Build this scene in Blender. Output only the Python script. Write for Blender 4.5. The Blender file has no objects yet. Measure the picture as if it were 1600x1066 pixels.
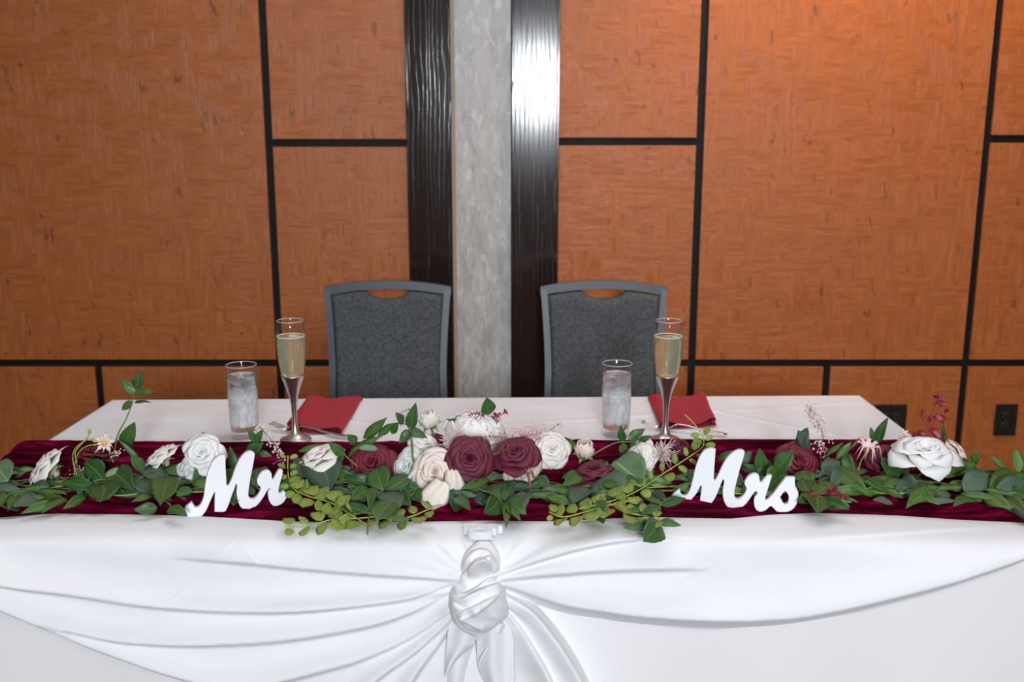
import bpy, bmesh, math, random
import numpy as np
from mathutils import Vector, Matrix, noise as mnoise
random.seed(11); RNG = np.random.RandomState(5)
S = bpy.context.scene; COL = S.collection
PI = math.pi
# ------------------------------------------------------------------ camera
CAMZ, PITCH, FPX = 1.40, math.radians(12.0), 1555.6
cd = bpy.data.cameras.new('camera'); cam = bpy.data.objects.new('camera', cd); COL.objects.link(cam)
cam.location = (0, 0, CAMZ); cam.rotation_euler = (PI/2 - PITCH, 0, 0)
cd.lens = 35; cd.sensor_width = 36; cd.clip_start = 0.05
cd.dof.use_dof = True; cd.dof.focus_distance = 1.80; cd.dof.aperture_fstop = 5.0
S.camera = cam
# ------------------------------------------------------------------ view, world, lights
S.view_settings.view_transform = 'Standard'; S.view_settings.look = 'None'
S.view_settings.gamma = 1; S.view_settings.exposure = 0.50; S.view_settings.use_curve_mapping = False
wd = bpy.data.worlds.new('world'); S.world = wd; wd.use_nodes = True
wd.node_tree.nodes['Background'].inputs[0].default_value = (0.75, 0.85, 1, 1)
wd.node_tree.nodes['Background'].inputs[1].default_value = 0.25
def area(name, loc, target, sx, sy, power, col):
    l = bpy.data.lights.new(name, 'AREA'); l.shape = 'RECTANGLE'; l.size = sx; l.size_y = sy
    l.energy = power; l.color = col
    o = bpy.data.objects.new(name, l); COL.objects.link(o); o.location = loc
    o.rotation_euler = (Vector(target) - Vector(loc)).to_track_quat('-Z', 'Y').to_euler(); return o
area('camera_flash', (0.22, -1.90, 1.78), (0.05, 2.6, 1.0), 0.38, 0.50, 71, (0.88, 0.94, 1.0))
area('ceiling_fill', (0.3, 2.25, 2.97), (0.3, 2.25, 0), 2.4, 1.2, 18, (0.95, 0.96, 1.0))  # unseen fill, added above the table to brighten its top and the wall
area('ceiling_fill', (1.0, -2.2, 2.97), (1.0, -2.2, 0), 2.8, 1.8, 44, (0.95, 0.96, 1.0))  # second unseen fill, added overhead behind the camera for frontal ambient light
def spot(name, loc, target, power, ang, col, blend=.8, r=.06):
    l = bpy.data.lights.new(name, 'SPOT'); l.energy = power; l.spot_size = math.radians(ang); l.spot_blend = blend
    l.color = col; l.shadow_soft_size = r
    o = bpy.data.objects.new(name, l); COL.objects.link(o); o.location = loc
    o.rotation_euler = (Vector(target) - Vector(loc)).to_track_quat('-Z', 'Y').to_euler(); return o
spot('wall_washer', (1.15, 3.05, 2.95), (1.15, 3.6, 1.6), 80, 95, (1.0, 0.62, 0.25))
spot('wall_washer', (-0.9, 3.1, 2.95), (-0.9, 3.6, 1.7), 3, 95, (1.0, 0.70, 0.4))
# ------------------------------------------------------------------ pixel helpers (photograph pixels -> world points at a real depth)
CP, SP = math.cos(PITCH), math.sin(PITCH)
def ray(px, py):
    X = (px - 800) / FPX; Y = (533 - py) / FPX
    dy = CP + Y * SP; dz = -SP + Y * CP
    return X / dy, dz / dy
def W(px, py, Y):
    a, b = ray(px, py); return Vector((a * Y, Y, CAMZ + b * Y))
def onz(px, py, z):
    a, b = ray(px, py); Y = (z - CAMZ) / b; return Vector((a * Y, Y, z))
TZ = 0.760          # table top
def G(px, py, lift=0.0, dmax=1.78, z=0.785):
    """point among the garland: on the runner in front, piled up towards the middle"""
    a, b = ray(px, py); d = (z - CAMZ) / b if b < 0 else 99
    d = min(dmax, d) - lift
    return Vector((a * d, d, CAMZ + b * d))
# ------------------------------------------------------------------ numpy noise
_T = RNG.rand(256, 256)
def vn(x, y, s=0):
    x = np.asarray(x, float) + s * 17.3; y = np.asarray(y, float) + s * 7.7
    xi = np.floor(x).astype(int); yi = np.floor(y).astype(int); fx = x - xi; fy = y - yi
    fx = fx * fx * (3 - 2 * fx); fy = fy * fy * (3 - 2 * fy)
    t = lambda i, j: _T[i & 255, j & 255]
    return ((t(xi, yi) * (1 - fx) + t(xi + 1, yi) * fx) * (1 - fy) + (t(xi, yi + 1) * (1 - fx) + t(xi + 1, yi + 1) * fx) * fy) * 2 - 1
def sst(x): x = np.clip(x, 0, 1); return x * x * (3 - 2 * x)
# ------------------------------------------------------------------ materials
def mat(name, col, rough=0.5, metal=0.0, **kw):
    m = bpy.data.materials.new(name); m.use_nodes = True
    b = m.node_tree.nodes['Principled BSDF']
    b.inputs['Base Color'].default_value = (*col, 1); b.inputs['Roughness'].default_value = rough
    b.inputs['Metallic'].default_value = metal
    for k, v in kw.items(): b.inputs[k.replace('_', ' ')].default_value = v
    return m
def N(m, t, **kw):
    n = m.node_tree.nodes.new(t)
    for k, v in kw.items():
        if k.startswith('i_'): n.inputs[int(k[2:])].default_value = v
        else: setattr(n, k, v)
    return n
def L(m, a, b): m.node_tree.links.new(a, b)
def PB(m): return m.node_tree.nodes['Principled BSDF']
def mapped(m, scale, coord='Object'):
    tc = N(m, 'ShaderNodeTexCoord'); mp = N(m, 'ShaderNodeMapping'); mp.inputs['Scale'].default_value = scale
    L(m, tc.outputs[coord], mp.inputs['Vector']); return mp.outputs[0]
def ntex(m, vec, scale, detail=4, rough=.55, dist=0):
    n = N(m, 'ShaderNodeTexNoise'); n.inputs['Scale'].default_value = scale; n.inputs['Detail'].default_value = detail
    n.inputs['Roughness'].default_value = rough; n.inputs['Distortion'].default_value = dist
    L(m, vec, n.inputs['Vector']); return n.outputs['Fac']
def ramp(m, fac, stops):
    r = N(m, 'ShaderNodeValToRGB'); e = r.color_ramp.elements
    while len(e) > 1: e.remove(e[-1])
    e[0].position = stops[0][0]; e[0].color = (*stops[0][1], 1)
    for p, c in stops[1:]:
        q = e.new(p); q.color = (*c, 1)
    L(m, fac, r.inputs[0]); return r.outputs[0]
def mixc(m, fac, a, b, mode='MIX'):
    n = N(m, 'ShaderNodeMix', data_type='RGBA', blend_type=mode)
    for s, v in ((n.inputs[0], fac), (n.inputs[6], a), (n.inputs[7], b)):
        if isinstance(v, (int, float)): s.default_value = v
        elif isinstance(v, tuple): s.default_value = (*v, 1)
        else: L(m, v, s)
    return n.outputs[2]
def math_(m, op, a, b=0.0):
    n = N(m, 'ShaderNodeMath', operation=op)
    for s, v in ((n.inputs[0], a), (n.inputs[1], b)):
        if isinstance(v, (int, float)): s.default_value = v
        else: L(m, v, s)
    return n.outputs[0]
def bump(m, h, st=.3, dist=.002):
    b = N(m, 'ShaderNodeBump'); b.inputs['Strength'].default_value = st; b.inputs['Distance'].default_value = dist
    L(m, h, b.inputs['Height']); L(m, b.outputs[0], PB(m).inputs['Normal'])

def wall_mat():
    m = mat('copper_wallcovering', (.3, .09, .03), .42)
    v1 = mapped(m, (1, 1, .16)); v2 = mapped(m, (.16, 1, 1))
    a = ntex(m, v1, 60, 7, .72, .25); b = ntex(m, v2, 60, 7, .72, .25)
    w = ntex(m, mapped(m, (1, 1, 1)), 13, 3)
    w = ramp(m, w, [(.44, (0, 0, 0)), (.56, (1, 1, 1))])
    ab = mixc(m, w, a, b)
    c = ramp(m, ab, [(.25, (.30, .082, .018)), (.5, (.46, .132, .030)), (.75, (.60, .190, .048))])
    big = ntex(m, mapped(m, (1, 1, 1)), 2.2, 3)
    c = mixc(m, math_(m, 'MULTIPLY', big, .35), c, (.32, .092, .024))
    sp = ntex(m, mapped(m, (1, 1, .4)), 34, 2.5, .5, 1.0)
    s = ramp(m, sp, [(.665, (0, 0, 0)), (.71, (1, 1, 1))])
    c = mixc(m, math_(m, 'MULTIPLY', s, .5), c, (.045, .022, .014))
    L(m, c, PB(m).inputs['Base Color'])
    r = ramp(m, ntex(m, v1, 60, 5, .7), [(.3, (.24,) * 3), (.7, (.5,) * 3)]); L(m, r, PB(m).inputs['Roughness'])
    bump(m, ab, 1.0, .003); return m
def column_mat():
    m = mat('pale_plaster', (.4, .36, .31), .35)
    v = mapped(m, (1, 1, .35)); a = ntex(m, v, 30, 7, .65, .8)
    c = ramp(m, a, [(.3, (.34, .335, .32)), (.52, (.46, .455, .44)), (.75, (.60, .60, .60))])
    sp = ntex(m, v, 38, 3, .6, 1.0); s = ramp(m, sp, [(.57, (0, 0, 0)), (.66, (1, 1, 1))])
    c = mixc(m, math_(m, 'MULTIPLY', s, .6), c, (.68, .68, .68))
    L(m, c, PB(m).inputs['Base Color']); L(m, ramp(m, a, [(.3, (.25,) * 3), (.7, (.5,) * 3)]), PB(m).inputs['Roughness'])
    bump(m, a, .9, .004); return m
def wood_mat():
    m = mat('ebony_stained_oak', (.012, .008, .007), .3)
    v = mapped(m, (1, 1, .05)); a = ntex(m, v, 60, 4, .6, 1.0)
    wv = N(m, 'ShaderNodeTexWave', wave_type='BANDS', bands_direction='X'); wv.inputs['Scale'].default_value = 20
    wv.inputs['Distortion'].default_value = 9; wv.inputs['Detail'].default_value = 3; wv.inputs['Detail Scale'].default_value = .9
    L(m, mapped(m, (1, 1, .16)), wv.inputs['Vector'])
    g = math_(m, 'ADD', ramp(m, wv.outputs['Fac'], [(.02, (.15, .15, .15)), (.16, (1, 1, 1))]), math_(m, 'MULTIPLY', math_(m, 'SUBTRACT', a, .5), 1.2))
    h = mixc(m, .8, a, g)
    L(m, ramp(m, h, [(.3, (.006, .005, .005)), (.7, (.018, .010, .008))]), PB(m).inputs['Base Color'])
    L(m, ramp(m, g, [(.0, (.40,) * 3), (.3, (.14,) * 3)]), PB(m).inputs['Roughness'])
    PB(m).inputs['Coat Weight'].default_value = .0; PB(m).inputs['Specular IOR Level'].default_value = .5
    bump(m, h, .35, .0003); return m
def cloth_mat(name, col, fine=1400, bs=.25, rough=.92, sheen=.15):
    m = mat(name, col, rough); PB(m).inputs['Sheen Weight'].default_value = sheen; PB(m).inputs['Specular IOR Level'].default_value = .2
    a = ntex(m, mapped(m, (1, 1, 1)), fine, 2); b = ntex(m, mapped(m, (1, 1, 1)), 14, 4)
    mx = math_(m, 'ADD', math_(m, 'MULTIPLY', a, .3), b); bump(m, mx, bs, .0012); return m
def velvet_mat():
    m = mat('burgundy_velvet', (.07, .001, .014), .9)
    b = PB(m); b.inputs['Sheen Weight'].default_value = .22; b.inputs['Sheen Roughness'].default_value = .3
    b.inputs['Sheen Tint'].default_value = (1.0, .02, .22, 1); b.inputs['Specular IOR Level'].default_value = .04
    a = ntex(m, mapped(m, (.25, 3, 1)), 18, 5, .65, .3); f = ntex(m, mapped(m, (1, 1, 1)), 900, 2)
    L(m, ramp(m, math_(m, 'ADD', math_(m, 'MULTIPLY', a, .8), math_(m, 'MULTIPLY', f, .2)),
              [(.38, (.012, .0002, .002)), (.52, (.070, .0006, .010)), (.66, (.30, .003, .060))]), b.inputs['Base Color'])  # stretched colour noise paints fold shade and highlights into the velvet
    bump(m, math_(m, 'ADD', a, math_(m, 'MULTIPLY', f, .3)), .5, .002); return m
def chair_fabric():
    m = mat('charcoal_woven_upholstery', (.07, .085, .095), .85)
    a = ntex(m, mapped(m, (1, 1, .35)), 210, 3, .7); b = ntex(m, mapped(m, (.35, 1, 1)), 210, 3, .7)
    h = mixc(m, .5, a, b)
    L(m, ramp(m, h, [(.38, (.030, .036, .042)), (.62, (.105, .118, .130))]), PB(m).inputs['Base Color']); bump(m, h, .5, .001); return m
def leaf_mat(name, c1, c2, vein, rough=.42, sub=.0):
    m = mat(name, c1, rough)
    oi = N(m, 'ShaderNodeObjectInfo'); tc = N(m, 'ShaderNodeTexCoord'); sx = N(m, 'ShaderNodeSeparateXYZ'); L(m, tc.outputs['UV'], sx.inputs[0])
    u = math_(m, 'ABSOLUTE', math_(m, 'SUBTRACT', sx.outputs[0], .5))
    base = mixc(m, oi.outputs['Random'], c1, c2)
    n = ntex(m, mapped(m, (1, 1, 1), 'UV'), 7, 4); base = mixc(m, math_(m, 'MULTIPLY', n, .35), base, tuple(x * .45 for x in c1))
    # side veins run forward from the midrib
    ph = math_(m, 'SUBTRACT', math_(m, 'MULTIPLY', sx.outputs[1], 9.0), math_(m, 'MULTIPLY', u, 7.0))
    fr = math_(m, 'ABSOLUTE', math_(m, 'SUBTRACT', math_(m, 'FRACT', ph), .5))
    side = ramp(m, fr, [(.0, (.45,) * 3), (.07, (0, 0, 0))]); mid = ramp(m, u, [(.012, (.9,) * 3), (.035, (0, 0, 0))])
    v = mixc(m, 1.0, side, mid, 'ADD')
    L(m, mixc(m, v, base, vein), PB(m).inputs['Base Color'])
    bump(m, v, .4, .001)
    PB(m).inputs['Sheen Weight'].default_value = .0
    return m
def petal_mat(name, c_edge, c_base, rough=.6, sss=.0):
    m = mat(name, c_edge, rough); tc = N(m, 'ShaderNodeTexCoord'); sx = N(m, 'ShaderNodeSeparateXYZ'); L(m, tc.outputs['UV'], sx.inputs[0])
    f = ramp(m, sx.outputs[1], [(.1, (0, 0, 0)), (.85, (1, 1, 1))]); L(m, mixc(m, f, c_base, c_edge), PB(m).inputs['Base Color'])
    n = ntex(m, mapped(m, (14, 2, 1), 'UV'), 3, 4); bump(m, n, .25, .001)
    if sss:
        PB(m).inputs['Subsurface Weight'].default_value = sss; PB(m).inputs['Subsurface Scale'].default_value = .004
        PB(m).inputs['Subsurface Radius'].default_value = (1, .7, .5)
    return m
def thin_glass(name='clear_glass'):
    m = bpy.data.materials.new(name); m.use_nodes = True; nt = m.node_tree; nt.nodes.clear()
    o = nt.nodes.new('ShaderNodeOutputMaterial'); mx = nt.nodes.new('ShaderNodeMixShader')
    t = nt.nodes.new('ShaderNodeBsdfTransparent'); t.inputs[0].default_value = (.97, .98, .98, 1)
    g = nt.nodes.new('ShaderNodeBsdfGlossy'); g.inputs['Roughness'].default_value = .02
    lw = nt.nodes.new('ShaderNodeLayerWeight'); lw.inputs[0].default_value = .5
    pw = nt.nodes.new('ShaderNodeMath'); pw.operation = 'POWER'; pw.inputs[1].default_value = 4.5
    a = nt.nodes.new('ShaderNodeMath'); a.operation = 'MULTIPLY_ADD'; a.inputs[1].default_value = .85; a.inputs[2].default_value = .03
    nt.links.new(lw.outputs['Facing'], pw.inputs[0]); nt.links.new(pw.outputs[0], a.inputs[0]); nt.links.new(a.outputs[0], mx.inputs[0])
    nt.links.new(t.outputs[0], mx.inputs[1]); nt.links.new(g.outputs[0], mx.inputs[2]); nt.links.new(mx.outputs[0], o.inputs[0]); return m
def frosted(name):
    """glass wall misted with fine condensation: clear near the rim, droplets lower down"""
    m = bpy.data.materials.new(name); m.use_nodes = True; nt = m.node_tree; b = PB(m)
    o = [n for n in nt.nodes if n.type == 'OUTPUT_MATERIAL'][0]
    b.inputs['Base Color'].default_value = (.92, .93, .95, 1); b.inputs['Roughness'].default_value = .5
    t = nt.nodes.new('ShaderNodeBsdfTransparent'); t.inputs[0].default_value = (.97, .98, .98, 1)
    g = nt.nodes.new('ShaderNodeBsdfGlossy'); g.inputs['Roughness'].default_value = .03
    fr = nt.nodes.new('ShaderNodeMath'); fr.operation = 'MULTIPLY_ADD'; fr.inputs[1].default_value = .5; fr.inputs[2].default_value = .03
    lw = nt.nodes.new('ShaderNodeLayerWeight'); pw = nt.nodes.new('ShaderNodeMath'); pw.operation = 'POWER'; pw.inputs[1].default_value = 4.5
    nt.links.new(lw.outputs['Facing'], pw.inputs[0]); nt.links.new(pw.outputs[0], fr.inputs[0]); m1 = nt.nodes.new('ShaderNodeMixShader'); m2 = nt.nodes.new('ShaderNodeMixShader')
    nt.links.new(fr.outputs[0], m1.inputs[0]); nt.links.new(t.outputs[0], m1.inputs[1]); nt.links.new(g.outputs[0], m1.inputs[2])
    n = ntex(m, mapped(m, (1, 1, .35)), 160, 5, .7, .3); big = ntex(m, mapped(m, (1, 1, .6)), 28, 3, .6, .5)
    sx = N(m, 'ShaderNodeSeparateXYZ'); tc = N(m, 'ShaderNodeTexCoord'); L(m, tc.outputs['Object'], sx.inputs[0])
    hz = ramp(m, math_(m, 'MULTIPLY', sx.outputs[2], 6.0), [(.10, (0, 0, 0)), (.18, (1, 1, 1)), (.55, (.95,) * 3), (.78, (.25,) * 3), (.83, (0, 0, 0))])
    f = math_(m, 'MULTIPLY', math_(m, 'ADD', math_(m, 'MULTIPLY', n, .7), math_(m, 'MULTIPLY', big, .9)), hz)
    f = ramp(m, f, [(.45, (0, 0, 0)), (.95, (.62,) * 3)])
    nt.links.new(f, m2.inputs[0]); nt.links.new(m1.outputs[0], m2.inputs[1]); nt.links.new(b.outputs[0], m2.inputs[2])
    nt.links.new(m2.outputs[0], o.inputs[0]); return m
M = dict(
 wall=wall_mat(), column=column_mat(), wood=wood_mat(), groove=mat('black_reveal', (.006, .0055, .006), .6, Specular_IOR_Level=.25),
 tan=mat('tan_paint', (.36, .27, .2), .6), plate=mat('black_plastic', (.012, .010, .009), .4), socket=mat('black_socket', (.025, .02, .018), .35),
 floor=cloth_mat('patterned_carpet', (.06, .045, .04), 300), ceiling=mat('ceiling_paint', (.7, .68, .64), .9), side=mat('side_wall_paint', (.42, .36, .3), .8),
 cloth=cloth_mat('white_linen', (.79, .79, .805)), top=cloth_mat('white_tablecloth', (.80, .79, .80)),
 velvet=velvet_mat(), sign=mat('white_painted_wood', (.80, .81, .84), .45),
 frame=mat('grey_powder_coat', (.07, .085, .11), .42), fabric=chair_fabric(), napkin=cloth_mat('red_napkin_cotton', (.38, .018, .030), 1600, .3, .85, .05),
 steel=mat('stainless_steel', (.72, .70, .68), .18, 1.0), silver=mat('brushed_silver', (.66, .60, .55), .34, 1.0),
 glass=thin_glass(), mist=frosted('misted_glass'),
 water=mat('iced_water', (.97, .98, 1), .04, 0, Transmission_Weight=1.0, IOR=1.33), ice=mat('ice', (.95, .97, 1), .25, 0, Transmission_Weight=.8, IOR=1.2),
 wine=mat('champagne', (1.0, .95, .68), .03, 0, Transmission_Weight=.84, IOR=1.2), rim=mat('glass_rim', (.85, .87, .88), .15, 0, Alpha=.30), foam=mat('froth', (.85, .82, .70), .5),
 rleaf=leaf_mat('rose_leaf_green', (.022, .082, .014), (.060, .150, .032), (.09, .21, .06)),
 wleaf=leaf_mat('willow_leaf_green', (.055, .135, .022), (.10, .205, .042), (.13, .26, .07)),
 eleaf=leaf_mat('eucalyptus_blue_green', (.045, .090, .052), (.095, .150, .100), (.09, .16, .10), .6),
 dleaf=leaf_mat('silver_dollar_green', (.11, .22, .10), (.15, .27, .13), (.30, .42, .16), .55),
 fleaf=leaf_mat('fern_yellow_green', (.17, .27, .035), (.30, .40, .07), (.32, .42, .10), .5),
 stem=mat('olive_stem', (.14, .21, .05), .55), fstem=mat('yellow_green_stem', (.33, .44, .09), .55), dstem=mat('brown_green_stem', (.09, .10, .035), .6),
 sepal=mat('sepal_green', (.14, .32, .12), .5),
 white=petal_mat('white_petal', (.86, .85, .83), (.82, .80, .74), .6, .15), cream=petal_mat('cream_petal', (.84, .78, .72), (.82, .70, .60), .6, .15),
 blush=petal_mat('blush_petal', (.85, .72, .63), (.82, .58, .45), .6, .15), mint=petal_mat('pale_green_white_petal', (.78, .82, .77), (.74, .80, .70), .6, .15),
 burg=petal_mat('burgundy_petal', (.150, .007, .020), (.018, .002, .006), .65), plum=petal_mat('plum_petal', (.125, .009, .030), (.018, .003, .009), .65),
 pink=petal_mat('pink_tipped_petal', (.80, .50, .50), (.86, .80, .76), .6, .15), pinkf=mat('pink_floret', (.72, .42, .42), .7), palef=mat('pale_pink_floret', (.80, .66, .62), .7),
 lilac=mat('lilac_floret', (.52, .42, .46), .7), yellow=mat('yellow_stamen', (.75, .48, .05), .6), red=petal_mat('crimson_floret', (.16, .006, .018), (.40, .02, .03), .45),
 redstem=mat('crimson_stem', (.35, .015, .03), .5), darkp=petal_mat('dark_maroon_leaf', (.17, .006, .022), (.30, .012, .04), .4), brown=mat('dried_brown', (.24, .13, .06), .6),
)
# ------------------------------------------------------------------ mesh helpers
def link(name, me, parent=None, m=None):
    o = bpy.data.objects.new(name, me); COL.objects.link(o)
    if parent: o.parent = parent
    if m and not me.materials: me.materials.append(m)
    return o
def empty(name, loc=(0, 0, 0), label=None, cat=None, group=None):
    o = bpy.data.objects.new(name, None); COL.objects.link(o); o.location = loc; o.empty_display_size = .05
    return tag(o, label, cat, group)
def tag(o, label=None, cat=None, group=None, kind=None):
    if label: o['label'] = label
    if cat: o['category'] = cat
    if group: o['group'] = group
    if kind: o['kind'] = kind
    return o
def smooth(me, on=True): me.polygons.foreach_set('use_smooth', [on] * len(me.polygons)); me.update(); return me
def grid_mesh(name, P, mask=None, m=None, uv=True, loopu=False):
    """P: (nv, nu, 3) array"""
    nv, nu = P.shape[:2]; idx = np.arange(nv * nu).reshape(nv, nu)
    a = idx[:-1, :-1]; b = idx[:-1, 1:]; c = idx[1:, 1:]; d = idx[1:, :-1]
    q = np.stack([a, b, c, d], -1).reshape(-1, 4)
    if mask is not None: q = q[mask[:nv - 1, :nu - 1].reshape(-1)]
    used = np.unique(q); rm = -np.ones(nv * nu, int); rm[used] = np.arange(len(used)); q = rm[q]
    me = bpy.data.meshes.new(name); co = P.reshape(-1, 3)[used]
    me.vertices.add(len(co)); me.vertices.foreach_set('co', co.astype(np.float32).ravel())
    me.loops.add(q.size); me.loops.foreach_set('vertex_index', q.astype(np.int32).ravel())
    me.polygons.add(len(q)); me.polygons.foreach_set('loop_start', np.arange(0, q.size, 4, dtype=np.int32))
    me.polygons.foreach_set('loop_total', np.full(len(q), 4, np.int32)); me.update(calc_edges=True)
    if uv:
        l = me.uv_layers.new(name='UVMap'); U, V = np.meshgrid(np.linspace(0, 1, nu), np.linspace(0, 1, nv))
        UV = np.stack([U, V], -1).reshape(-1, 2)[used][q.ravel()]; l.data.foreach_set('uv', UV.astype(np.float32).ravel())
    smooth(me)
    if m: me.materials.append(m)
    return me
def bm_mesh(name, bm, m=None, sm=False):
    me = bpy.data.meshes.new(name); bmesh.ops.recalc_face_normals(bm, faces=bm.faces); bm.to_mesh(me); bm.free()
    smooth(me, sm)
    if m: me.materials.append(m)
    return me
def add_box(bm, x0, x1, y0, y1, z0, z1, bev=0):
    r = bmesh.ops.create_cube(bm, size=1); vs = r['verts']
    for v in vs: v.co = Vector((x0 + (v.co.x + .5) * (x1 - x0), y0 + (v.co.y + .5) * (y1 - y0), z0 + (v.co.z + .5) * (z1 - z0)))
    if bev:
        es = list({e for v in vs for e in v.link_edges}); bmesh.ops.bevel(bm, geom=es, offset=bev, segments=2, affect='EDGES', profile=.5)
def box(name, x0, x1, y0, y1, z0, z1, m, parent=None, bev=0):
    bm = bmesh.new(); add_box(bm, x0, x1, y0, y1, z0, z1, bev); return link(name, bm_mesh(name, bm, m), parent)
def add_tube(bm, pts, rad, seg=8, cap=True, flat=None):
    pts = [Vector(p) for p in pts]; n = len(pts); rings = []
    rad = rad if hasattr(rad, '__len__') else [rad] * n
    t0 = (pts[1] - pts[0]).normalized(); ref = Vector((0, 0, 1)) if abs(t0.z) < .9 else Vector((1, 0, 0))
    for i, p in enumerate(pts):
        t = (pts[min(i + 1, n - 1)] - pts[max(i - 1, 0)]).normalized()
        a = t.cross(ref).normalized(); b = a.cross(t).normalized()
        ring = []
        for k in range(seg):
            th = 2 * PI * k / seg; ca, sb = math.cos(th) * rad[i], math.sin(th) * rad[i]
            if flat: sb *= flat
            ring.append(bm.verts.new(p + a * ca + b * sb))
        rings.append(ring)
    for i in range(n - 1):
        for k in range(seg): bm.faces.new((rings[i][k], rings[i][(k + 1) % seg], rings[i + 1][(k + 1) % seg], rings[i + 1][k]))
    if cap: bm.faces.new(rings[0][::-1]); bm.faces.new(rings[-1])
def tube(name, pts, rad, m, parent=None, seg=8, flat=None):
    bm = bmesh.new(); add_tube(bm, pts, rad, seg, True, flat); return link(name, bm_mesh(name, bm, m, True), parent)
def spline(pts, n=8):
    """Catmull-Rom through points"""
    P = [Vector(p) for p in pts]; out = []
    for i in range(len(P) - 1):
        p0, p1, p2, p3 = P[max(i - 1, 0)], P[i], P[i + 1], P[min(i + 2, len(P) - 1)]
        for k in range(n):
            t = k / n; out.append(.5 * ((2 * p1) + (p2 - p0) * t + (2 * p0 - 5 * p1 + 4 * p2 - p3) * t * t + (3 * p1 - p0 - 3 * p2 + p3) * t ** 3))
    out.append(P[-1]); return out
def lathe(name, prof, m, parent=None, seg=48):
    bm = bmesh.new(); rings = []
    for r, z in prof:
        rings.append([bm.verts.new((max(r, 1e-5) * math.cos(2 * PI * k / seg), max(r, 1e-5) * math.sin(2 * PI * k / seg), z)) for k in range(seg)])
    for i in range(len(prof) - 1):
        for k in range(seg): bm.faces.new((rings[i][k], rings[i][(k + 1) % seg], rings[i + 1][(k + 1) % seg], rings[i + 1][k]))
    bmesh.ops.remove_doubles(bm, verts=bm.verts, dist=2e-5)
    return link(name, bm_mesh(name, bm, m, True), parent)
def solid(me, t):
    bm = bmesh.new(); bm.from_mesh(me); bmesh.ops.solidify(bm, geom=bm.faces[:], thickness=t); bm.to_mesh(me); bm.free(); smooth(me); return me
def clone(root):
    r = root.copy(); COL.objects.link(r)
    for ch in list(root.children):
        c = ch.copy(); COL.objects.link(c); c.parent = r
        for g in ch.children:
            d = g.copy(); COL.objects.link(d); d.parent = c
    return r
# ================================================================== THE ROOM
WY = 3.60
wall = box('wall_back', -4.2, 4.2, WY, WY + .12, 0, 3.0, M['groove']); tag(wall, kind='structure')
for nm, a in (('wall_left', (-4.3, -4.2, -4, WY + .12)), ('wall_right', (4.2, 4.3, -4, WY + .12)), ('wall_front', (-4.3, 4.3, -4.1, -4))):
    tag(box(nm, a[0], a[1], a[2], a[3], 0, 3.0, M['side']), kind='structure')
tag(box('floor', -4.3, 4.3, -4.1, WY + .12, -.1, 0, M['floor']), kind='structure')
tag(box('ceiling', -4.3, 4.3, -4.1, WY + .12, 3.0, 3.1, M['ceiling']), kind='structure')
GH = .0135                                     # half width of the black reveals between panels
VX = [-4.2, -3.0, -1.93, -.860, -.372, .165, .665, 1.680, 2.70, 3.7, 4.2]
ZR = .553
def panel(x0, x1, z0, z1, gl=GH, gr=GH):
    bm = bmesh.new(); add_box(bm, x0 + gl, x1 - gr, WY - .012, WY + .001, z0, z1, .0015); return link('wall_panel', bm_mesh('wall_panel', bm, M['wall']), wall)
cols = [(-4.2, -3.0, None), (-3.0, -1.93, None), (-1.93, -.860, None), (-.860, -.372, 1.353), (.165, .665, 1.358), (.665, 1.680, None), (1.680, 2.70, 1.367), (2.70, 4.2, None)]
for x0, x1, zs in cols:
    gl = 0 if x0 == .165 else GH; gr = 0 if x1 == -.372 else GH
    if zs: panel(x0, x1, ZR + GH, zs - GH, gl, gr); panel(x0, x1, zs + GH, 2.5, gl, gr)
    else: panel(x0, x1, ZR + GH, 2.5, gl, gr)
    panel(x0, x1, 2.53, 2.99, gl, gr)
for x0, x1 in ((-4.2, -3.0), (-3.0, -2.3), (-2.3, -1.535), (-1.535, -.860), (-.860, -.372), (.165, .665), (.665, 1.168), (1.168, 1.680), (1.680, 2.70), (2.70, 4.2)):
    panel(x0, x1, .115, ZR - GH, 0 if x0 == .165 else GH, 0 if x1 == -.372 else GH)
for x0, x1 in ((-4.2, -.372), (.165, 4.2)):
    bb = box('baseboard_back', x0, x1, WY - .018, WY + .001, 0, .10, M['groove']); tag(bb, kind='structure')
# dark pilasters with the pale column between them
for x0, x1 in ((-.372, -.214), (-.002, .165)):
    t = box('trim_1' if x0 < -.1 else 'trim_2', x0 + .002, x1, WY - .030, WY + .001, 0, 3.0, M['wood'], None, .002); tag(t, kind='structure')
    for xe in ((x0 + .002, x0 + .010), (x1 - .010, x1)): box('edge_strip', xe[0], xe[1], WY - .034, WY - .029, 0, 3.0, M['wood'], t, .001)
t = box('trim_3', -.212, -.004, WY - .016, WY + .001, 0, 3.0, M['column']); tag(t, kind='structure')
box('edge_strip', -.2135, -.200, WY - .024, WY - .0155, 0, 3.0, M['tan'], t, .001)
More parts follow.
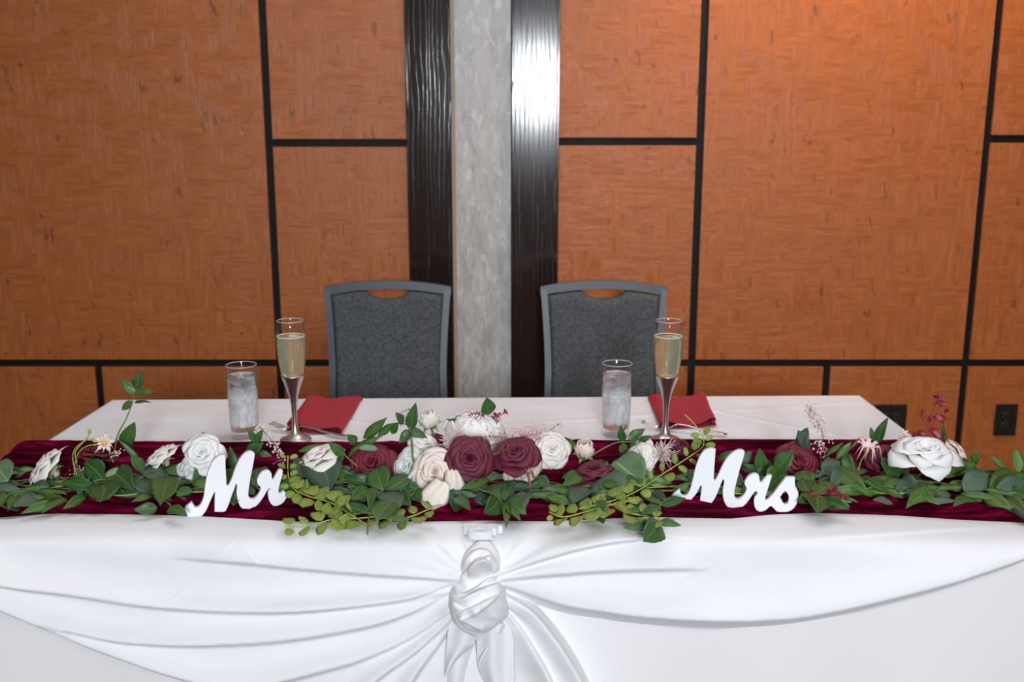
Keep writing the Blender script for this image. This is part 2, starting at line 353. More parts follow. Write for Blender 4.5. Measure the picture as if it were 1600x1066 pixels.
# power outlets
def outlet(px0, px1, py0, py1, label, n):
    a = W(px0, (py0 + py1) / 2, WY); b = W(px1, (py0 + py1) / 2, WY); zt = W(px0, py0, WY).z; zb = W(px0, py1, WY).z
    r = empty('power_outlet', ((a.x + b.x) / 2, WY - .012, (zt + zb) / 2), label, 'outlet', 'black power outlets on the panelled wall')
    hw = (b.x - a.x) / 2; hh = (zt - zb) / 2; box('cover_plate', -hw, hw, -.007, 0.0, -hh, hh, M['plate'], r, .002)
    for i in range(n):
        for s in (-1, 1):
            cx = (i - (n - 1) / 2) * .046
            bm = bmesh.new(); add_box(bm, cx - .016, cx + .016, -.010, -.006, s * .02 - .014, s * .02 + .014, .004)
            so = link('socket', bm_mesh('socket', bm, M['socket']), r)
            bm = bmesh.new()
            for q in (-.006, .006): add_box(bm, cx + q - .001, cx + q + .001, -.0106, -.0098, s * .02 - .003, s * .02 + .005)
            link('slot', bm_mesh('slot', bm, M['groove']), so)
        bm = bmesh.new(); add_tube(bm, [(cx, -.006, 0), (cx, -.0088, 0)], .0025, 10); link('screw', bm_mesh('screw', bm, M['silver']), r)
outlet(1364, 1413, 630.5, 682, 'wide black double power outlet on wall just beyond right corner of table', 2)
outlet(1551, 1585, 630, 679, 'narrow black power outlet on wall panel at far right', 1)
# ================================================================== CHAIRS
def make_chair():
    r = empty('banquet_chair')
    zt = .893; rake = lambda z: .30 + (z - .45) * .16   # local: front is -y
    hw = lambda z: .1905 + .016 * max(0, (z - .62) / .28) ** 1.6 + .004 * max(0, (.62 - z) / .17)
    # frame: sides as boxes along curve, top rail arched
    for s in (-1, 1):
        bm = bmesh.new(); pts = []; n = 22
        for i in range(n + 1):
            z = .42 + (zt - .42) * i / n; pts.append((s * (hw(z) - .011), rake(z), z))
        prev = None
        for (x, y, z) in pts:
            ring = [bm.verts.new((x + a * .0105, y + b * .012, z)) for a, b in ((-1, -1), (1, -1), (1, 1), (-1, 1))]
            if prev:
                for k in range(4): bm.faces.new((prev[k], prev[(k + 1) % 4], ring[(k + 1) % 4], ring[k]))
            else: bm.faces.new(ring[::-1])
            prev = ring
        bm.faces.new(prev); link('side_rail', bm_mesh('side_rail', bm, M['frame'], False), r)
    bm = bmesh.new(); prev = None; n = 24; H = hw(zt)
    for i in range(n + 1):
        x = -H + 2 * H * i / n; top = zt + .006 + .022 * (1 - (x / H) ** 2); bot = top - .026
        y = rake(zt)
        ring = [bm.verts.new((x, y - .013, bot)), bm.verts.new((x, y + .013, bot)), bm.verts.new((x, y + .011, top)), bm.verts.new((x, y - .011, top))]
        if prev:
            for k in range(4): bm.faces.new((prev[k], prev[(k + 1) % 4], ring[(k + 1) % 4], ring[k]))
        else: bm.faces.new(ring[::-1])
        prev = ring
    bm.faces.new(prev); bmesh.ops.bevel(bm, geom=[e for e in bm.edges if e.calc_face_angle(0) > 1.2], offset=.003, segments=2, affect='EDGES')
    link('top_rail', bm_mesh('top_rail', bm, M['frame'], False), r)
    # padded back with scooped hand hold
    nu, nv = 60, 50
    def top_at(x): 
        t = zt - .023 + .022 * (1 - (x / .2) ** 2)
        e = 1 - (x / .066) ** 2
        return t - (.030 * math.sqrt(e) if e > 0 else 0)
    for side in (-1, 1):
        P = np.zeros((nv, nu, 3))
        for j in range(nv):
            for i in range(nu):
                u = i / (nu - 1) * 2 - 1; v = j / (nv - 1)
                xx = u * .185; tz = top_at(xx * .98); z = .47 + (tz - .47) * v; x = u * (hw(z) - .022)
                e = min(1, (1 - abs(u)) * 12) * min(1, v * 14) * min(1, (1 - v) * 14); e = math.sqrt(max(0, 1 - (1 - e) ** 2))
                P[j, i] = (x, rake(z) + side * (.004 + .016 * e), z)
        if side > 0: P = P[:, ::-1]
        me = grid_mesh('back_pad', P, m=M['fabric']); link('back_pad', me, r)
    # seat, apron, legs
    bm = bmesh.new(); add_box(bm, -.21, .21, -.20, .27, .43, .485, .02); link('seat', bm_mesh('seat', bm, M['fabric'], True), r)
    box('seat_frame', -.20, .20, -.19, .27, .405, .43, M['frame'], r, .003)
    for s in (-1, 1):
        tube('leg', [(s * .19, -.18, .42), (s * .20, -.20, 0)], .012, M['frame'], r); tube('leg', [(s * .185, .27, .42), (s * .195, .36, 0)], .012, M['frame'], r)
    return r
CH = make_chair()
c2 = clone(CH)
for o, px, rz, lab in ((CH, 607, .01, 'grey framed banquet chair with charcoal fabric back, behind left half of table'),
                   (c2, 941, -.015, 'grey framed banquet chair with charcoal fabric back, behind right half of table')):
    a = W(px, 440, 3.2); o.location = (a.x, 3.2 - .37, 0); o.rotation_euler = (0, 0, rz); tag(o, lab, 'chair', 'banquet chairs behind the table')
# ================================================================== TABLE AND CLOTH
BL, BR, FL, FR = (-.967, 2.326), (.8546, 2.368), (-.990, 1.49), (.855, 1.49)
tb = empty('folding_table', (-.06, 1.92, 0), 'long folding table wholly covered by the white tablecloth', 'table')
bm = bmesh.new(); vs = [bm.verts.new((x + .06 + sx * .012, y - 1.92 + sy * .012, z)) for z in (TZ - .035, TZ - .006) for (x, y), sx, sy in ((FL, 1, 1), (FR, -1, 1), (BR, -1, -1), (BL, 1, -1))]
bm.faces.new(vs[:4][::-1]); bm.faces.new(vs[4:])
for k in range(4): bm.faces.new((vs[k], vs[(k + 1) % 4], vs[4 + (k + 1) % 4], vs[4 + k]))
link('tabletop', bm_mesh('tabletop', bm, M['socket']), tb)
for x in (-.75, .75):
    for y in (-.3, .32): tube('leg', [(x, y, TZ - .035), (x, y, 0)], .014, M['frame'], tb)
# tablecloth: top, rolled edge, hanging skirt
def tablecloth():
    # parameter t: distance beyond each edge
    nu, nv = 260, 150; hang = .72
    def line(n, drop):
        k = 26; d = np.concatenate([-hang * (1 - np.linspace(0, 1, k)) ** 1.0, [0]]); return d
    P = []
    us = np.concatenate([np.linspace(-1, -.001, 30), np.linspace(0, 1, nu), 1 + np.linspace(.001, 1, 30)])
    vs_ = np.concatenate([np.linspace(-1, -.001, 30), np.linspace(0, 1, nv), 1 + np.linspace(.001, 1, 30)])
    U, V = np.meshgrid(us, vs_); u = np.clip(U, 0, 1); v = np.clip(V, 0, 1)
    x = (1 - v) * ((1 - u) * FL[0] + u * FR[0]) + v * ((1 - u) * BL[0] + u * BR[0])
    y = (1 - v) * ((1 - u) * FL[1] + u * FR[1]) + v * ((1 - u) * BL[1] + u * BR[1])
    du = np.maximum(-U, U - 1).clip(0) ; dv = np.maximum(-V, V - 1).clip(0)
    dd = np.maximum(du, dv) * hang; r = .008
    z = TZ - dd; out = r * sst(dd / .02) + .020 * sst(dd / .7) * (1 + .6 * np.sin((x + y * 1.3) * 24 + 2 * vn(x * 3, y * 3)))
    fu = (du > 0); fv = (dv > 0)
    x = x + np.where(fu, np.sign(U - .5) * out, 0); y = y + np.where(fv, np.sign(V - .5) * out, 0)
    wr = .0022 * vn(x * 5 + y * 3, y * 9 - x * 2, 1) + .0012 * vn(x * 14, y * 20, 2)
    # pressed fold lines
    for (ax, ay, c) in ((.35, 1, 2.02), (-.22, 1, 2.12), (1, .05, -.5), (1, -.1, .3), (.8, 1, 2.6)):
        q = (ax * x + ay * y - c) / math.hypot(ax, ay); wr = wr + .0042 * np.exp(-(q / .009) ** 2) * (.5 + .5 * vn(x * 3, y * 3, 4))
    z = z + np.where(dd == 0, wr * np.clip(np.minimum(np.minimum(u, 1 - u) * 30, np.minimum(v, 1 - v) * 20), 0, 1), 0)
    me = grid_mesh('tablecloth', np.stack([x, y, z], -1), m=M['top'])
    return tag(link('tablecloth', me), 'white tablecloth covering the long table and hanging down behind the front swag', 'tablecloth')
tablecloth()
# ------------------------------------------------------------------ swag drape on the front
YF = 1.468; ZL = TZ + .009
def interp(pts, u):
    a = np.array(pts, float); return np.interp(u, a[:, 0], a[:, 1])
HEM = [(-260, 812), (0, 809), (90, 803), (250, 805), (330, 808), (400, 812), (450, 815), (520, 817), (620, 816), (760, 814), (850, 815), (930, 812), (1010, 808), (1080, 810), (1140, 811), (1200, 805), (1270, 802), (1400, 806), (1500, 813), (1590, 817), (1700, 821)]
def sdist(U, V, pts, up):
    """signed distance to a smooth polyline (positive on the side 'up' points to) and the parameter 0..1 along it"""
    p = [Vector((a, b, 0)) for a, b in pts]; q = spline(p, 5); q = np.array([(a.x, a.y) for a in q])
    best = np.full(U.shape, 1e9); sg = np.ones(U.shape); tt = np.zeros(U.shape)
    seg = np.hypot(*(q[1:] - q[:-1]).T); cum = np.concatenate([[0], np.cumsum(seg)])
    for i in range(len(q) - 1):
        a = q[i]; d = q[i + 1] - a; l2 = d @ d + 1e-9
        t = ((U - a[0]) * d[0] + (V - a[1]) * d[1]) / l2; tc = np.clip(t, 0, 1)
        dx = U - a[0] - tc * d[0]; dy = V - a[1] - tc * d[1]; D = np.hypot(dx, dy)
        cr = (d[0] * (V - a[1]) - d[1] * (U - a[0]))
        m_ = D < best; best = np.where(m_, D, best); sg = np.where(m_, np.sign(cr) * up, sg); tt = np.where(m_, (cum[i] + tc * seg[i]) / cum[-1], tt)
    return best * sg, tt
# (points, side, height m, width px, edge px, taper at start, taper at end)
K0 = (716, 912)
FOLDS = [
 # left swag
 ([(-260, 760), (-60, 790), (120, 806), (300, 806), (430, 812), (550, 832), (640, 858), (722, 884)], 1, .010, 30, 9, .2, .1, 'crest'),
 ([(250, 872), (400, 884), (475, 892), (600, 902), (722, 908)], -1, .022, 44, 5, 0, .35, ''),
 ([(-260, 850), (0, 914), (120, 932), (250, 951), (400, 959), (510, 955), (625, 941), (670, 928), (722, 910)], -1, .026, 26, 6, .55, .35, ''),
 ([(120, 985), (200, 1003), (280, 1009), (350, 1009), (450, 1003), (575, 982), (650, 957), (718, 921)], -1, .024, 28, 6, .3, .35, ''),
 ([(-260, 800), (-100, 893), (0, 948), (125, 1000), (180, 1022), (275, 1055), (350, 1072), (420, 1070), (500, 1052), (575, 1030), (650, 995), (716, 948)], -1, .026, 30, 6, .8, .4, ''),
 ([(480, 1400), (520, 1180), (550, 1115), (590, 1066), (655, 1018), (712, 965)], -1, .022, 22, 5, .8, .5, ''),
 ([(580, 1450), (600, 1240), (622, 1130), (650, 1062), (690, 1005), (716, 962)], -1, .022, 20, 5, .8, .5, ''),
 # right swag
 ([(782, 876), (830, 862), (900, 842), (1000, 826), (1120, 818), (1260, 808)], 1, .006, 16, 8, .4, .1, 'crest'),
 ([(786, 897), (820, 887), (890, 865), (950, 852), (1010, 845), (1080, 842)], -1, .018, 20, 5, .4, .1, ''),
 ([(786, 908), (830, 904), (880, 900), (935, 896), (1010, 893), (1120, 892)], -1, .018, 22, 6, .4, .0, ''),
 ([(786, 917), (875, 947), (940, 958), (1000, 966), (1110, 972), (1215, 969), (1300, 955), (1425, 925), (1510, 900), (1600, 868), (1700, 820)], -1, .034, 46, 6, .4, .7, ''),
 ([(1150, 858), (1280, 845), (1400, 836), (1520, 828), (1700, 822)], -1, .003, 16, 6, .0, .8, ''),
 ([(788, 925), (830, 950), (865, 990), (895, 1035), (915, 1075), (945, 1170), (985, 1320), (1000, 1500)], 1, .030, 30, 5, .5, .9, 'r'),
 ([(786, 945), (812, 975), (835, 1010), (865, 1066), (900, 1170), (925, 1320), (935, 1500)], 1, .026, 24, 5, .5, .9, 'r'),
]
def drape_point(U, V, disp):
    X = (U - 800) / FPX; Yc = (533 - V) / FPX; dy = CP + Yc * SP; dz = -SP + Yc * CP
    a, b = X / dy, dz / dy
    yl = (ZL - CAMZ) / b; k = .021
    y = YF + k * np.log1p(np.exp(np.clip((yl - YF) / k, -40, 40)))
    n = np.array([0, -.91, .41])
    return np.stack([a * y + n[0] * disp, y + n[1] * disp, CAMZ + b * y + n[2] * disp], -1)
def swag(u0, u1, side):
    nu = int((u1 - u0) / 2.4); nv = 250
    us = np.linspace(u0, u1, nu); T = np.linspace(0, 1, nv)
    hem = interp(HEM, us); bot = 1455
    U = np.tile(us, (nv, 1)); V = hem[None] + (bot - hem[None]) * T[:, None] ** 1.25
    d = np.zeros(U.shape); keepL = None
    for i, (pts, up, h, w, e, t0, t1, kind) in enumerate(FOLDS):
        left = i < 7
        if left != (side < 0): continue
        s, t = sdist(U, V, pts, up if kind == 'crest' else up)
        if kind == 'crest':
            amp = (t0 + (1 - t0) * sst(t * 4)) * (t1 + (1 - t1) * sst((1 - t) * 4)); d += h * amp * np.exp(-(s / w) ** 2); continue
        amp = (t0 + (1 - t0) * sst(t * 3.0)) * (t1 + (1 - t1) * sst((1 - t) * 3.5))
        end = sst(1 - np.clip((np.abs(s) - w * 3) / w, 0, 1))
        conv = t1 + (1 - t1) * sst((1 - t) * 2.2) if left else t0 + (1 - t0) * sst(t * 2.2)
        ww = w * (.45 + .55 * conv)
        prof = sst((s + e * .3) / e) * np.exp(-(np.clip(s - e, 0, None) / ww) ** 1.6)
        d += 1.25 * h * amp * prof
        if i == 4: sE = np.where(U < 352, s, sdist(U, V, [(250, 1040), (350, 1076), (460, 1118), (545, 1210), (600, 1330), (625, 1500)], -1)[0])
        if i == 10: sE = s
        if i == 12: sE = np.maximum(sE, s)
    # soft gathers running to the knot
    ang = np.arctan2(V - 912, np.abs(U - 752) + 1e-6); rr = np.hypot(U - 752, (V - 912) * 1.5)
    g = np.exp(-((rr - 60).clip(0) / 130) ** 2) * sst((rr - 20) / 60)
    d += .0045 * g * vn(ang * 9 + side * 3, rr * .004, 7)
    d += .004 * vn(U * .004, V * .02, 3) + .0015 * vn(U * .012, V * .05, 5)
    # pressed creases
    for (x0, y0, x1, y1) in ((402, 815, 185, 1030), (345, 815, 420, 890), (1105, 880, 1050, 910), (1100, 862, 1140, 905), (1430, 1066, 1600, 1000)):
        s, t = sdist(U, V, [(x0, y0), ((x0 + x1) / 2 + 2, (y0 + y1) / 2), (x1, y1)], 1); d += .0011 * np.exp(-(s / 2.6) ** 2) * sst(t * 12) * sst((1 - t) * 12)
    # the hem lies flat and tucks under the runner
    d *= sst((V - hem[None]) / 16) * .85 + .15
    d += .009 * sst((V - hem[None]) / 5) + .006
    mask = sE > -12; d -= .030 * sst((-sE - 2) / 9)                      # the free edge rolls under, back to the skirt
    P = drape_point(U, V, d); P = np.concatenate([P[:1] + [0, .004, -.012], P]); mask = np.concatenate([mask[:1], mask])
    return grid_mesh('swag', P, mask, M['cloth'], uv=False)
dr = empty('front_swag', (-.06, YF, .70), 'white gathered swag drape knotted at the centre front of the table', 'drape')
OFF = Vector(dr.location)
def rel(me, o=OFF):
    me.transform(Matrix.Translation(-o)); return me
link('swag', rel(swag(-186, 754, -1)), dr); link('swag', rel(swag(750, 1640, 1)), dr)
# skirt tails under the knot: two hanging pleated sheets
def tail(poly_l, poly_r, depth, h, nfold, name='tail'):
    """sheet between a left and a right edge curve (pixels at the drape plane), cylinder-ish section"""
    nv, nu = 80, 40; P = np.zeros((nv, nu, 3))
    vs_ = np.linspace(poly_l[0][1], poly_l[-1][1], nv)
    for j, v in enumerate(vs_):
        a = interp([(y, x) for x, y in poly_l], v); b = interp([(y, x) for x, y in poly_r], v)
        for i in range(nu):
            q = i / (nu - 1); u = a + (b - a) * q
            dd = depth + h * math.sin(PI * q) ** .6 + .006 * math.sin(q * nfold * PI + v * .01)
            P[j, i] = drape_point(np.array(u), np.array(v), np.array(dd))
    return solid(rel(grid_mesh(name, P, None, M['cloth'], uv=False)), .0012)
link('tail', tail([(724, 940), (708, 975), (698, 1010), (694, 1050), (690, 1190), (680, 1440)], [(750, 940), (744, 975), (742, 1004), (728, 1066), (712, 1190), (704, 1440)], .012, .012, 2), dr)
link('tail', tail([(722, 930), (704, 960), (700, 1000), (697, 1035), (697, 1052)], [(755, 930), (748, 960), (742, 1004), (715, 1030), (698, 1053)], .026, .012, 2), dr)
link('tail', tail([(744, 968), (744, 985), (745, 1003), (747, 1040), (760, 1070), (776, 1190), (780, 1440)], [(788, 968), (798, 980), (803, 1000), (804, 1066), (808, 1190), (816, 1440)], .022, .016, 3), dr)
link('tail', tail([(764, 972), (762, 990), (756, 1010), (750, 1024), (749, 1032)], [(788, 972), (790, 975), (786, 985), (765, 1012), (750, 1033)], .026, .008, 2), dr)
# knot: two stacked puffs wrapped in overlapping folds
def knot():
    nu, nv = 150, 210; us = np.linspace(-1, 1, nu); vs_ = np.linspace(0, 1, nv); U = np.zeros((nv, nu)); V = np.zeros((nv, nu)); D = np.zeros((nv, nu))
    Lc = [(846, 746), (856, 733), (870, 724), (890, 718), (904, 714), (920, 704), (945, 701), (965, 704), (980, 716), (992, 730), (999, 744)]
    Rc = [(846, 768), (856, 776), (870, 782), (890, 786), (904, 782), (920, 790), (945, 796), (960, 795), (975, 782), (990, 765), (999, 750)]
    for j, t in enumerate(vs_):
        v = 846 + (999 - 846) * t; a = interp(Lc, v); b = interp(Rc, v)
        U[j] = (a + b) / 2 + (b - a) / 2 * us; V[j] = v
        prof = np.sqrt(np.clip(1 - us ** 2, 0, 1))
        bulge = .024 * math.exp(-((v - 880) / 20) ** 2) + .056 * math.exp(-((v - 948) / 34) ** 2)
        bulge *= min(1, math.sqrt(max(0, (999 - v) / 22))) * min(1, math.sqrt(max(0, (v - 846)) / 30))
        D[j] = (.010 + bulge) * prof
    W_ = [([(712, 908), (728, 892), (742, 880), (756, 872), (768, 868), (778, 874)], 1, .010, 12, 3.5), ([(716, 890), (734, 866), (748, 858), (764, 860), (776, 876), (786, 900)], 1, .008, 10, 3),
          ([(733, 904), (735, 888), (745, 874), (758, 872), (768, 880), (772, 894)], 1, .012, 12, 3),
          ([(704, 925), (722, 932), (742, 922), (762, 914), (780, 908), (792, 900)], 1, .014, 13, 3.5), ([(710, 912), (726, 924), (744, 916), (764, 902), (786, 896)], 1, .010, 10, 3),
          ([(712, 935), (726, 948), (748, 940), (770, 930), (790, 924)], 1, .010, 12, 3.5),
          ([(716, 950), (722, 968), (736, 980), (758, 986), (772, 980), (794, 958)], -1, .014, 22, 3.5), ([(704, 930), (708, 955), (716, 975), (730, 988), (748, 996)], -1, .010, 9, 3), ([(716, 962), (740, 975), (760, 986)], -1, .008, 9, 3),
          ([(740, 962), (762, 946), (780, 930), (792, 914)], -1, .008, 12, 3)]
    E = np.clip((1 - np.abs(us)) * 5, 0, 1)[None] * np.clip(np.minimum(vs_, 1 - vs_) * 10, 0, 1)[:, None]
    for pts, up, h, w, e in W_:
        s, t = sdist(U, V, pts, up); D += 1.35 * E * h * sst((s + e * .3) / e) * np.exp(-(np.clip(s - e, 0, None) / w) ** 1.5) * sst(t * 6) * sst((1 - t) * 6)
    D += E * (.003 * vn(U * .05, V * .06, 9) + .001 * vn(U * .12 + V * .1, V * .1, 12))
    P = drape_point(U, V, D + .018)
    # close the sides back to the drape
    ed = drape_point(U, V, np.zeros_like(D) + .0)
    P = np.concatenate([ed[:, :1], P, ed[:, -1:]], 1); P = np.concatenate([ed[:1, [0] + list(range(nu)) + [-1]], P, ed[-1:, [0] + list(range(nu)) + [-1]]], 0)
    return rel(grid_mesh('knot', P, None, M['cloth'], uv=False))
link('knot', knot(), dr)
# ================================================================== VELVET RUNNER
def runner():
    nx, ny = 720, 110; xl, xr = -.983, .852; over = .17
    s = np.linspace(xl - over, xr + over, nx); q = np.linspace(0, 1, ny)
    SX, Q = np.meshgrid(s, q)
    # front edge follows the photographed hem, back edge is nearly straight
    us = np.linspace(-260, 1700, 300); hv = interp(HEM, us)
    pts = [onz(u, v - 1, TZ + .010) for u, v in zip(us, hv)]; fx = np.array([p.x for p in pts]); fy = np.array([p.y for p in pts])
    yf = np.interp(s, fx, fy)[None]; yb = 1.967 + .018 * (SX - xl) / 1.8 + .004 * vn(SX * 6, 0 * SX, 2)
    Y = yf + (yb - yf) * Q
    warp = .35 * vn(SX * 2.2, Q * 3, 3) + .12 * vn(SX * 6, Q * 6, 6)
    f1 = vn(SX * 1.1 + 3, Q * 15 + warp * 5, 11); f2 = vn(SX * 2.2, Q * 34 + warp * 9, 15); f3 = vn(SX * 4, Q * 70 + warp * 14, 18)
    ridge = (1 - np.abs(f1)) ** 2 * .013 + (1 - np.abs(f2)) ** 3 * .008 + f3 * .0014
    edge = sst(np.minimum(Q, 1 - Q) * 14); z = TZ + .006 + ridge * (.30 + .70 * edge)
    z = np.where(Q < .02, TZ + .004, z)
    X = SX.copy(); bl = xl - SX; brr = SX - xr; o = np.maximum(bl, brr)
    # over the ends: quarter round then hang
    R = .022; oo = np.clip(o, 0, None); th = np.clip(oo / R, 0, PI / 2); hang = np.clip(oo - R * PI / 2, 0, None)
    sx = np.where(bl > brr, -1, 1); h0 = (z - TZ)
    cx = np.where(bl > brr, xl, xr)
    X = np.where(o > 0, cx + sx * ((R + h0) * np.sin(th) + .012 * np.sin(hang * 20 + Q * 25) * sst(hang / .1)), X)
    z = np.where(o > 0, TZ - R + (R + h0) * np.cos(th) - hang + 0.006 * 0, z)
    P = np.stack([X, Y, z], -1)
    return tag(link('table_runner', grid_mesh('table_runner', P, None, M['velvet'])), 'crushed burgundy velvet runner laid along the front of the white table', 'table runner')
runner()
# ================================================================== LETTER SIGNS
def sign_from_trace(name, outline, hole, ox, oy, sc, gl, gr, depth, label):
    """outline traced in zoomed pixels; gl, gr: ground pixels of the two ends of the standing face"""
    A = onz(gl[0], gl[1], TZ + .012); B = onz(gr[0], gr[1], TZ + .012); ax = (B - A); ax.z = 0; Lx = ax.length; ax.normalize()
    nrm = Vector((ax.y, -ax.x, 0))                        # toward the camera
    tilt = math.radians(7); up = (Vector((0, 0, 1)) * math.cos(tilt) - nrm * math.sin(tilt)); nn = ax.cross(up).normalized()
    def proj(p):
        a, b = ray(ox + p[0] / sc, oy + p[1] / sc); d = Vector((a, 1, b)); C = Vector((0, 0, CAMZ))
        t = (A - C).dot(nn) / d.dot(nn); w = C + d * t - A; return (w.dot(ax), w.dot(up))
    cu = bpy.data.curves.new(name, 'CURVE'); cu.dimensions = '2D'; cu.fill_mode = 'BOTH'
    cu.extrude = depth / 2; cu.bevel_depth = .0007; cu.bevel_resolution = 1; cu.offset = -.0005
    for poly in ([outline] + ([hole] if hole else [])):
        pr = [proj(p) for p in poly]; n = len(pr); fine = []
        for i in range(n):
            p0, p1, p2, p3 = [Vector((*pr[(i + k) % n], 0)) for k in (-1, 0, 1, 2)]
            corner = ((p1 - p0).angle(p2 - p1, 0) > 1.0); 
            for k in range(4):
                t = k / 4; m1 = (p2 - p0) * .5 if not ((p1 - p0).length < 1e-6 or (p1 - p0).angle(p2 - p1, 0) > 1.0) else (p2 - p1)
                m2 = (p3 - p1) * .5 if not ((p3 - p2).length < 1e-6 or (p2 - p1).angle(p3 - p2, 0) > 1.0) else (p2 - p1)
                h = (2 * t ** 3 - 3 * t ** 2 + 1, t ** 3 - 2 * t ** 2 + t, -2 * t ** 3 + 3 * t ** 2, t ** 3 - t ** 2)
                fine.append(p1 * h[0] + m1 * h[1] + p2 * h[2] + m2 * h[3])
        sp = cu.splines.new('POLY'); sp.points.add(len(fine) - 1); sp.use_cyclic_u = True
        for q, f in zip(sp.points, fine): q.co = (f.x, f.y, 0, 1)
    tmp = bpy.data.objects.new('tmp', cu); me = bpy.data.meshes.new_from_object(tmp); bpy.data.objects.remove(tmp)
    me.materials.clear(); me.materials.append(M['sign'])
    o = link(name, me); mt = Matrix.Identity(4)
    for i in range(3): mt[i][0] = ax[i]; mt[i][1] = up[i]; mt[i][2] = nn[i]; mt[i][3] = A[i] - nn[i] * depth / 2
    me.transform(mt); lo = min((v.co.z for v in me.vertices)); c = sum((v.co for v in me.vertices), Vector()) / len(me.vertices); c.z = lo
    me.transform(Matrix.Translation(-c)); o.location = c
    return tag(o, label, 'sign', 'white script word signs')
MR = [(75,860),(100,830),(160,785),(180,815),(200,850),(235,850),(270,820),(300,760),(320,680),(335,560),(360,430),(400,320),(450,235),(510,188),(560,177),(590,195),(592,300),(600,450),(606,562),(620,576),(640,560),(680,470),(720,350),(770,240),(830,165),(880,135),(930,133),(966,155),(960,220),(940,330),(915,450),(895,580),(885,670),(895,720),(930,742),(970,730),(1010,690),(1040,630),(1045,590),(1010,545),(1000,500),(1020,450),(1060,400),(1110,378),(1150,380),(1180,410),(1185,460),(1192,502),(1208,490),(1240,430),(1265,385),(1290,365),(1326,375),(1320,430),(1300,500),(1280,580),(1272,640),(1280,670),(1300,668),(1340,640),(1372,672),(1375,710),(1350,760),(1310,800),(1250,825),(1200,820),(1160,770),(1140,700),(1145,640),(1170,602),(1150,600),(1120,640),(1080,710),(1030,780),(970,840),(910,875),(850,878),(790,840),(755,770),(740,690),(738,620),(745,570),(735,540),(720,560),(700,620),(670,700),(640,790),(610,860),(575,900),(455,900),(455,800),(458,700),(460,655),(450,648),(430,690),(400,760),(370,830),(340,890),(310,928),(272,966),(130,966),(95,945),(75,900)]
MRS = [(65,635),(90,600),(130,565),(160,553),(165,590),(185,618),(215,622),(250,600),(280,540),(310,430),(340,300),(380,190),(430,115),(490,85),(530,83),(567,95),(560,200),(550,330),(545,442),(560,450),(590,400),(640,290),(700,190),(770,125),(830,100),(870,103),(897,118),(885,180),(850,290),(820,400),(795,500),(780,580),(785,640),(815,660),(850,645),(890,610),(915,560),(922,530),(900,490),(905,450),(940,400),(990,372),(1030,372),(1060,395),(1066,430),(1072,472),(1095,465),(1130,420),(1165,390),(1206,391),(1190,450),(1160,540),(1135,620),(1130,660),(1145,672),(1180,640),(1230,590),(1290,510),(1340,450),(1375,413),(1470,411),(1470,500),(1495,550),(1510,610),(1500,680),(1470,740),(1430,780),(1370,800),(1270,797),(1240,770),(1205,737),(1180,740),(1150,770),(1110,792),(1060,795),(1020,760),(1005,700),(1010,640),(1040,600),(1040,570),(1015,570),(990,600),(950,660),(900,720),(840,760),(780,772),(720,755),(680,710),(655,640),(650,560),(665,470),(665,437),(650,432),(625,490),(590,580),(550,660),(500,720),(450,740),(388,735),(395,650),(405,560),(412,508),(400,500),(385,520),(350,590),(300,650),(255,706),(130,700),(75,672)]
SH = [(1295,640),(1330,590),(1355,560),(1380,580),(1400,620),(1400,670),(1385,705),(1355,718),(1330,700),(1320,670)]
sign_from_trace('word_sign', MR, None, 280, 690, 8.2, (310, 806), (432, 792), .013, 'white wooden script sign reading Mr standing in front of garland')
sign_from_trace('word_sign', MRS, SH, 1040, 690, 7.273, (1065, 788), (1228, 800), .013, 'white wooden script sign reading Mrs standing in front of garland')
# small ampersand lying flat above the knot
def ampersand():
    tr = [(1015, 322), (930, 322), (820, 320), (700, 335), (560, 362), (480, 385), (500, 408), (640, 420), (770, 410), (800, 390), (730, 368), (600, 350), (470, 345), (400, 330), (420, 312), (520, 308), (640, 318), (780, 336), (930, 358)]
    z = ZL + .0205; P = [onz(690 + x / 10.66, 790 + (322 + (y - 322) * 1.15) / 10.66, z) for x, y in tr]; P = spline(P, 5)
    bm = bmesh.new(); prev = None; w = .0042; h = .0125; c = sum(P, Vector()) / len(P); n = len(P)
    for i, p in enumerate(P):
        t = (P[min(i + 1, n - 1)] - P[max(i - 1, 0)]).normalized(); s = Vector((-t.y, t.x, 0)).normalized() * w; q = p - c
        lift = .0002 * math.sin(i * 2.1)
        ring = [bm.verts.new(q - s + Vector((0, 0, lift))), bm.verts.new(q + s + Vector((0, 0, lift))), bm.verts.new(q + s - Vector((0, 0, h))), bm.verts.new(q - s - Vector((0, 0, h)))]
        if prev:
            for k in range(4): bm.faces.new((prev[k], prev[(k + 1) % 4], ring[(k + 1) % 4], ring[k]))
        else: bm.faces.new(ring[::-1])
        prev = ring
    bm.faces.new(prev); o = link('ampersand_sign', bm_mesh('ampersand_sign', bm, M['sign'])); o.location = c
    tag(o, 'small white wooden ampersand lying flat above the drape knot', 'sign')
ampersand()
